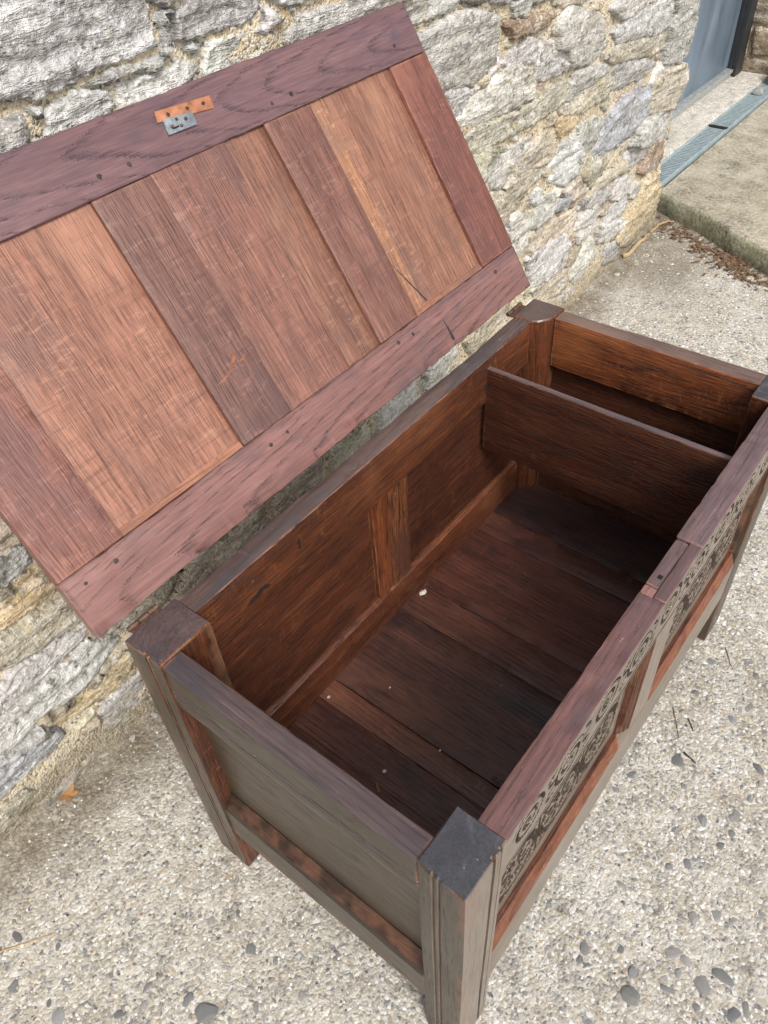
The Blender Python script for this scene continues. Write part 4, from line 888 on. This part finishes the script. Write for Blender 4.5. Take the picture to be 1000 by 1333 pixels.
# fixings of a lock staple: copper-coloured strip with a zinc plate below it
def slab_lid(name, pts, z0, z1, mat, parent=lid, bev=.0004): return solid(name, prism(pts, z0, z1), mat, parent, bev)
st = slab_lid('strip', [(.484, .5485), (.589, .5385), (.593, .5570), (.489, .5635)], -.001, .0022, M_copper)
for x, t in ((.507, .5535), (.543, .5515), (.574, .5495)): disc('nail', x, t, .0032, .0032, M_iron, 8, 3)
pl = slab_lid('lock_plate', [(.489, .5275), (.544, .5265), (.547, .5445), (.520, .5475), (.493, .5495)], -.001, .0042, M_zinc)
for x, t, r_ in ((.501, .536, .0028), (.530, .539, .003), (.517, .533, .0026), (.515, .5435, .0024)): disc('nail', x, t, r_, .0056, M_rust, 8, 5)
lb('staple_pin', M_iron, .500, .512, .5325, .5345, .004, .0075, 0, r=.0008, jit=.0002)
# long dark scratch across the right-hand panel and two worn places
def mark(name, pts, n0, mat, parent=lid): return slab_lid(name, pts, n0 - .001, n0 + .0003, mat, parent, 0)
def stroke(p, q, w):
    d = Vector((q[0] - p[0], q[1] - p[1])).normalized(); e = Vector((-d.y, d.x)) * w / 2; mx_, my_ = (p[0] + q[0]) / 2, (p[1] + q[1]) / 2
    return [(p[0], p[1]), (mx_ + e.x, my_ + e.y), (q[0] + e.x, q[1] + e.y), (q[0] - e.x, q[1] - e.y), (mx_ - e.x * .7, my_ - e.y * .7)]
mark('scratch_mark', stroke((.676, .440), (.7725, .212), .0022), -.0004, W_lid_frame)
mark('scratch_mark', stroke((.7755, .206), (.8195, .1035), .0036), PR, M_dframe)
mark('scratch_mark', stroke((.826, .062), (.830, .014), .006), 0, M_dframe)
for q_ in ([(.335, .1905), (.352, .193), (.374, .2005), (.372, .197), (.352, .190)], [(.371, .199), (.384, .212), (.397, .226), (.392, .211), (.380, .200)], [(.392, .2005), (.403, .207), (.410, .2065), (.402, .2005)]):
    mark('torn_grain', q_, -.0004, W_lid_panel).color = (1.15, .92, .60, 1)
# bruise in the lower edge
slab_lid('edge_notch', [(.264, -.0012), (.286, -.0012), (.280, .0042), (.274, .0022), (.269, .0035)], -.002, .0005, M_peg)

# --- hinges: wrought loops between lid and back rail
def tube(pts, r, n=8, taper=1.0):
    V = []; F = []; m = len(pts)
    for i, p in enumerate(pts):
        p = Vector(p); d = (Vector(pts[min(i + 1, m - 1)]) - Vector(pts[max(i - 1, 0)])).normalized()
        u = d.orthogonal().normalized(); w = d.cross(u); k = r * (1 + (taper - 1) * i / (m - 1))
        V += [tuple(p + (u * math.cos(a / n * 6.283) + w * math.sin(a / n * 6.283)) * k) for a in range(n)]
    for i in range(m - 1):
        for a in range(n): F.append((i * n + a, i * n + (a + 1) % n, (i + 1) * n + (a + 1) % n, (i + 1) * n + a))
    F.append(tuple(range(n))[::-1]); F.append(tuple((m - 1) * n + a for a in range(n))); return V, F
for hx in (.040, 1.020):
    hg = empty('hinge', (hx - CO[0], .568 - CO[1], .676), chest)
    v, f = tube([(-.026, 0, 0), (-.009, 0, 0)], .0042, 12); link('knuckle', pydata('knuckle', v, f), M_rust, hg, smooth=40)
    v, f = tube([(-.0075, 0, 0), (.0085, 0, 0)], .0042, 12); link('knuckle', pydata('knuckle', v, f), M_rust, hg, smooth=40)
    v, f = tube([(.010, 0, 0), (.026, 0, 0)], .0042, 12); link('knuckle', pydata('knuckle', v, f), M_rust, hg, smooth=40)
    v, f = box(-.025, .025, -.012, .004, -.0035, -.001); link('hinge_leaf', pydata('hinge_leaf', v, f), M_rust, hg)

# --- nails and marks inside
v_ = [(.176, .598), (.188, .603), (.196, .602), (.208, .609), (.219, .608), (.230, .599), (.224, .597), (.214, .600), (.206, .597), (.196, .596), (.186, .596)]
n_ = len(v_); sm = pydata('scorch_mark', [(x - CO[0], .5192 - CO[1], z) for x, z in v_] + [(x - CO[0], .5205 - CO[1], z) for x, z in v_], [tuple(range(n_)), tuple(range(n_, 2 * n_))[::-1]] + [(i, n_ + i, n_ + (i + 1) % n_, (i + 1) % n_) for i in range(n_)])
link('scorch_mark', sm, W_ground, chest, color=(.5, .42, .38))
for x, y, z in ((.845, .5185, .600),): solid('nail', rel(box(x - .0015, x + .0015, y - .001, y + .003, z - .012, z + .012), CO), M_iron, chest)
solid('nail', rel(box(.300, .304, .5185, .5215, .618, .640), CO), M_iron, chest)

# ------------------------------------------------------------------ small loose things
def thing(name, vf, mat, label, cat, color=None, smooth=None, group=None):
    o = link(name, pydata(name, *vf), mat, None, color=color, smooth=smooth); return tag(o, label, cat, group)
def gz_at(x, y): return float(ground_h(np.array([x]), np.array([y]))[0])
# dry leaf: lobed outline with thickness, curled
def leaf(cx, cy, rad, rot):
    pts = []; n = 44
    for i in range(n):
        a = i / n * 6.283; lob = .48 + .52 * abs(math.cos(2.5 * a)) ** 1.3 + .06 * math.sin(17 * a)
        pts.append((lob * math.cos(a), lob * math.sin(a)))
    V = []; F = []
    for lay in (0, 1):
        for s_ in (0, .5, 1):
            for x, y in pts if s_ else [(0, 0)]:
                x, y = x * s_, y * s_; z = .004 + .55 * (x * x * .5 + abs(y) * .28) * rad + .0012 * math.sin(9 * x) - (.0007 if lay else 0)
                V.append((cx + rad * (x * math.cos(rot) - y * math.sin(rot)), cy + rad * (x * math.sin(rot) + y * math.cos(rot)), gz_at(cx, cy) + z))
    m = 1 + 2 * n
    for lay in (0, 1):
        o = lay * m
        for i in range(n):
            j = (i + 1) % n; t = [(o, o + 1 + i, o + 1 + j), (o + 1 + i, o + 1 + n + i, o + 1 + n + j, o + 1 + j)]
            F += [q[::-1] for q in t] if lay else t
    for i in range(n):
        j = (i + 1) % n; F.append((1 + n + i, m + 1 + n + i, m + 1 + n + j, 1 + n + j))
    return V, F
thing('dry_leaf', leaf(-.123, .886, .021, .5), M_leaf, 'curled orange brown dry leaf at the foot of the wall', 'leaf', smooth=60)
o = link('stone_crumb', rock_mesh(91, 2), None, None, Matrix.Translation((-.172, .873, .006)) @ Matrix.Diagonal((.010, .0085, .006, 1)), (.62, .52, .37)); tag(o, 'small cream stone crumb on the ground near the dry leaf', 'stone')
def twig(pts, r, label, color, name='twig', group=None):
    P = []; 
    for i in range(len(pts) - 1):
        for k in range(6):
            t = k / 6; a = Vector(pts[i]).lerp(Vector(pts[i + 1]), t); P.append((a.x + random.gauss(0, r * .35), a.y + random.gauss(0, r * .35), gz_at(a.x, a.y) + a.z + r * .7))
    a = pts[-1]; P.append((a[0], a[1], gz_at(a[0], a[1]) + a[2] + r * .7))
    return thing(name, tube(P, r, 7, .55), M_twig, label, 'twig', color, 60, group)
twig([(-.40, .757, 0), (-.35, .722, 0), (-.301, .689, 0)], .0016, 'thin straw coloured twig on the gravel at the lower left', (1.2, 1.1, .95))
twig([(2.56, .965, .004), (2.70, .960, .012), (2.776, .966, .006)], .010, 'thick pale dry stick lying by the corner boulder', (1.1, 1.1, 1.05), 'dry_stick')
twig([(2.785, .962, .010), (2.86, .965, .016), (2.96, .950, .004)], .007, 'thinner dry stick end pointing at the concrete step', (1.0, 1.0, .95), 'dry_stick')
twig([(.713, -.075, 0), (.705, -.105, 0)], .0022, 'short black twig on the ground right of the carved front', (.12, .11, .1))
twig([(.793, -.051, 0), (.771, -.071, 0)], .0016, 'dark splinter on the ground close beside the black twig', (.16, .14, .12))
twig([(.802, -.013, 0), (.74, -.053, 0)], .0012, 'long thin dark grass stem beside the front of the chest', (.35, .3, .25))
twig([(1.014, -.045, 0), (.968, -.08, 0)], .0012, 'thin dark stem near the far front foot of the chest', (.3, .26, .2))
# brown leaf litter gathered at the foot of the step
V = []; F = []
for k in range(420):
    if k < 190: x = random.gauss(2.80, .07); y = random.gauss(.60, .045)
    else:
        t = random.random(); x = 3.0 - .32 * t + random.gauss(-.05, .03); y = 1.0 - .62 * t + random.gauss(0, .03)
    z = gz_at(x, y) + random.uniform(.001, .007); a = random.uniform(0, 6.28); l = random.uniform(.006, .018); w = random.uniform(.002, .005); t = random.uniform(-.4, .4)
    v, f = box(-l, l, -w, w, -.0006, .0006); o = len(V)
    V += [(x + p[0] * math.cos(a) - p[1] * math.sin(a), y + p[0] * math.sin(a) + p[1] * math.cos(a), z + p[2] + p[0] * t) for p in v]; F += [tuple(i + o for i in q) for q in f]
tag(link('leaf_litter', pydata('leaf_litter', V, F), M_litter), 'scraps of brown leaf litter along the foot of the concrete step', 'litter', kind='stuff')
# crumbs on the chest floor
for (x, y, s, lbl) in ((.604, .508, .009, 'flat pale plaster flake on the chest floor near the back rail'), (.232, .321, .0042, 'small white crumb on the near floor board of the chest'), (.324, .265, .0026, 'tiny pale crumb by the light strip of the chest floor'), (.375, .42, .0022, 'tiny white speck in the middle of the chest floor'), (.288, .503, .0036, 'cream crumb at the back of the near floor boards')):
    o = link('plaster_crumb', rock_mesh(int(x * 997), 1), None, None, Matrix.Translation((x, y, FZ + .0022 + s * .12)) @ Matrix.Diagonal((s * 1.3, s, s * .35, 1)), (.62, .57, .46)); o.data.materials.clear(); o.data.materials.append(M_crumb); tag(o, lbl, 'crumb')
v, f = box(-.010, .010, -.002, .002, 0, .0015); a = .9
thing('wood_splinter', ([(.201 + p[0] * math.cos(a) - p[1] * math.sin(a), .312 + p[0] * math.sin(a) + p[1] * math.cos(a), FZ + .0016 + p[2]) for p in v], f), M_twig, 'reddish wood splinter lying on the chest floor at the near end', 'splinter', (.7, .45, .3))
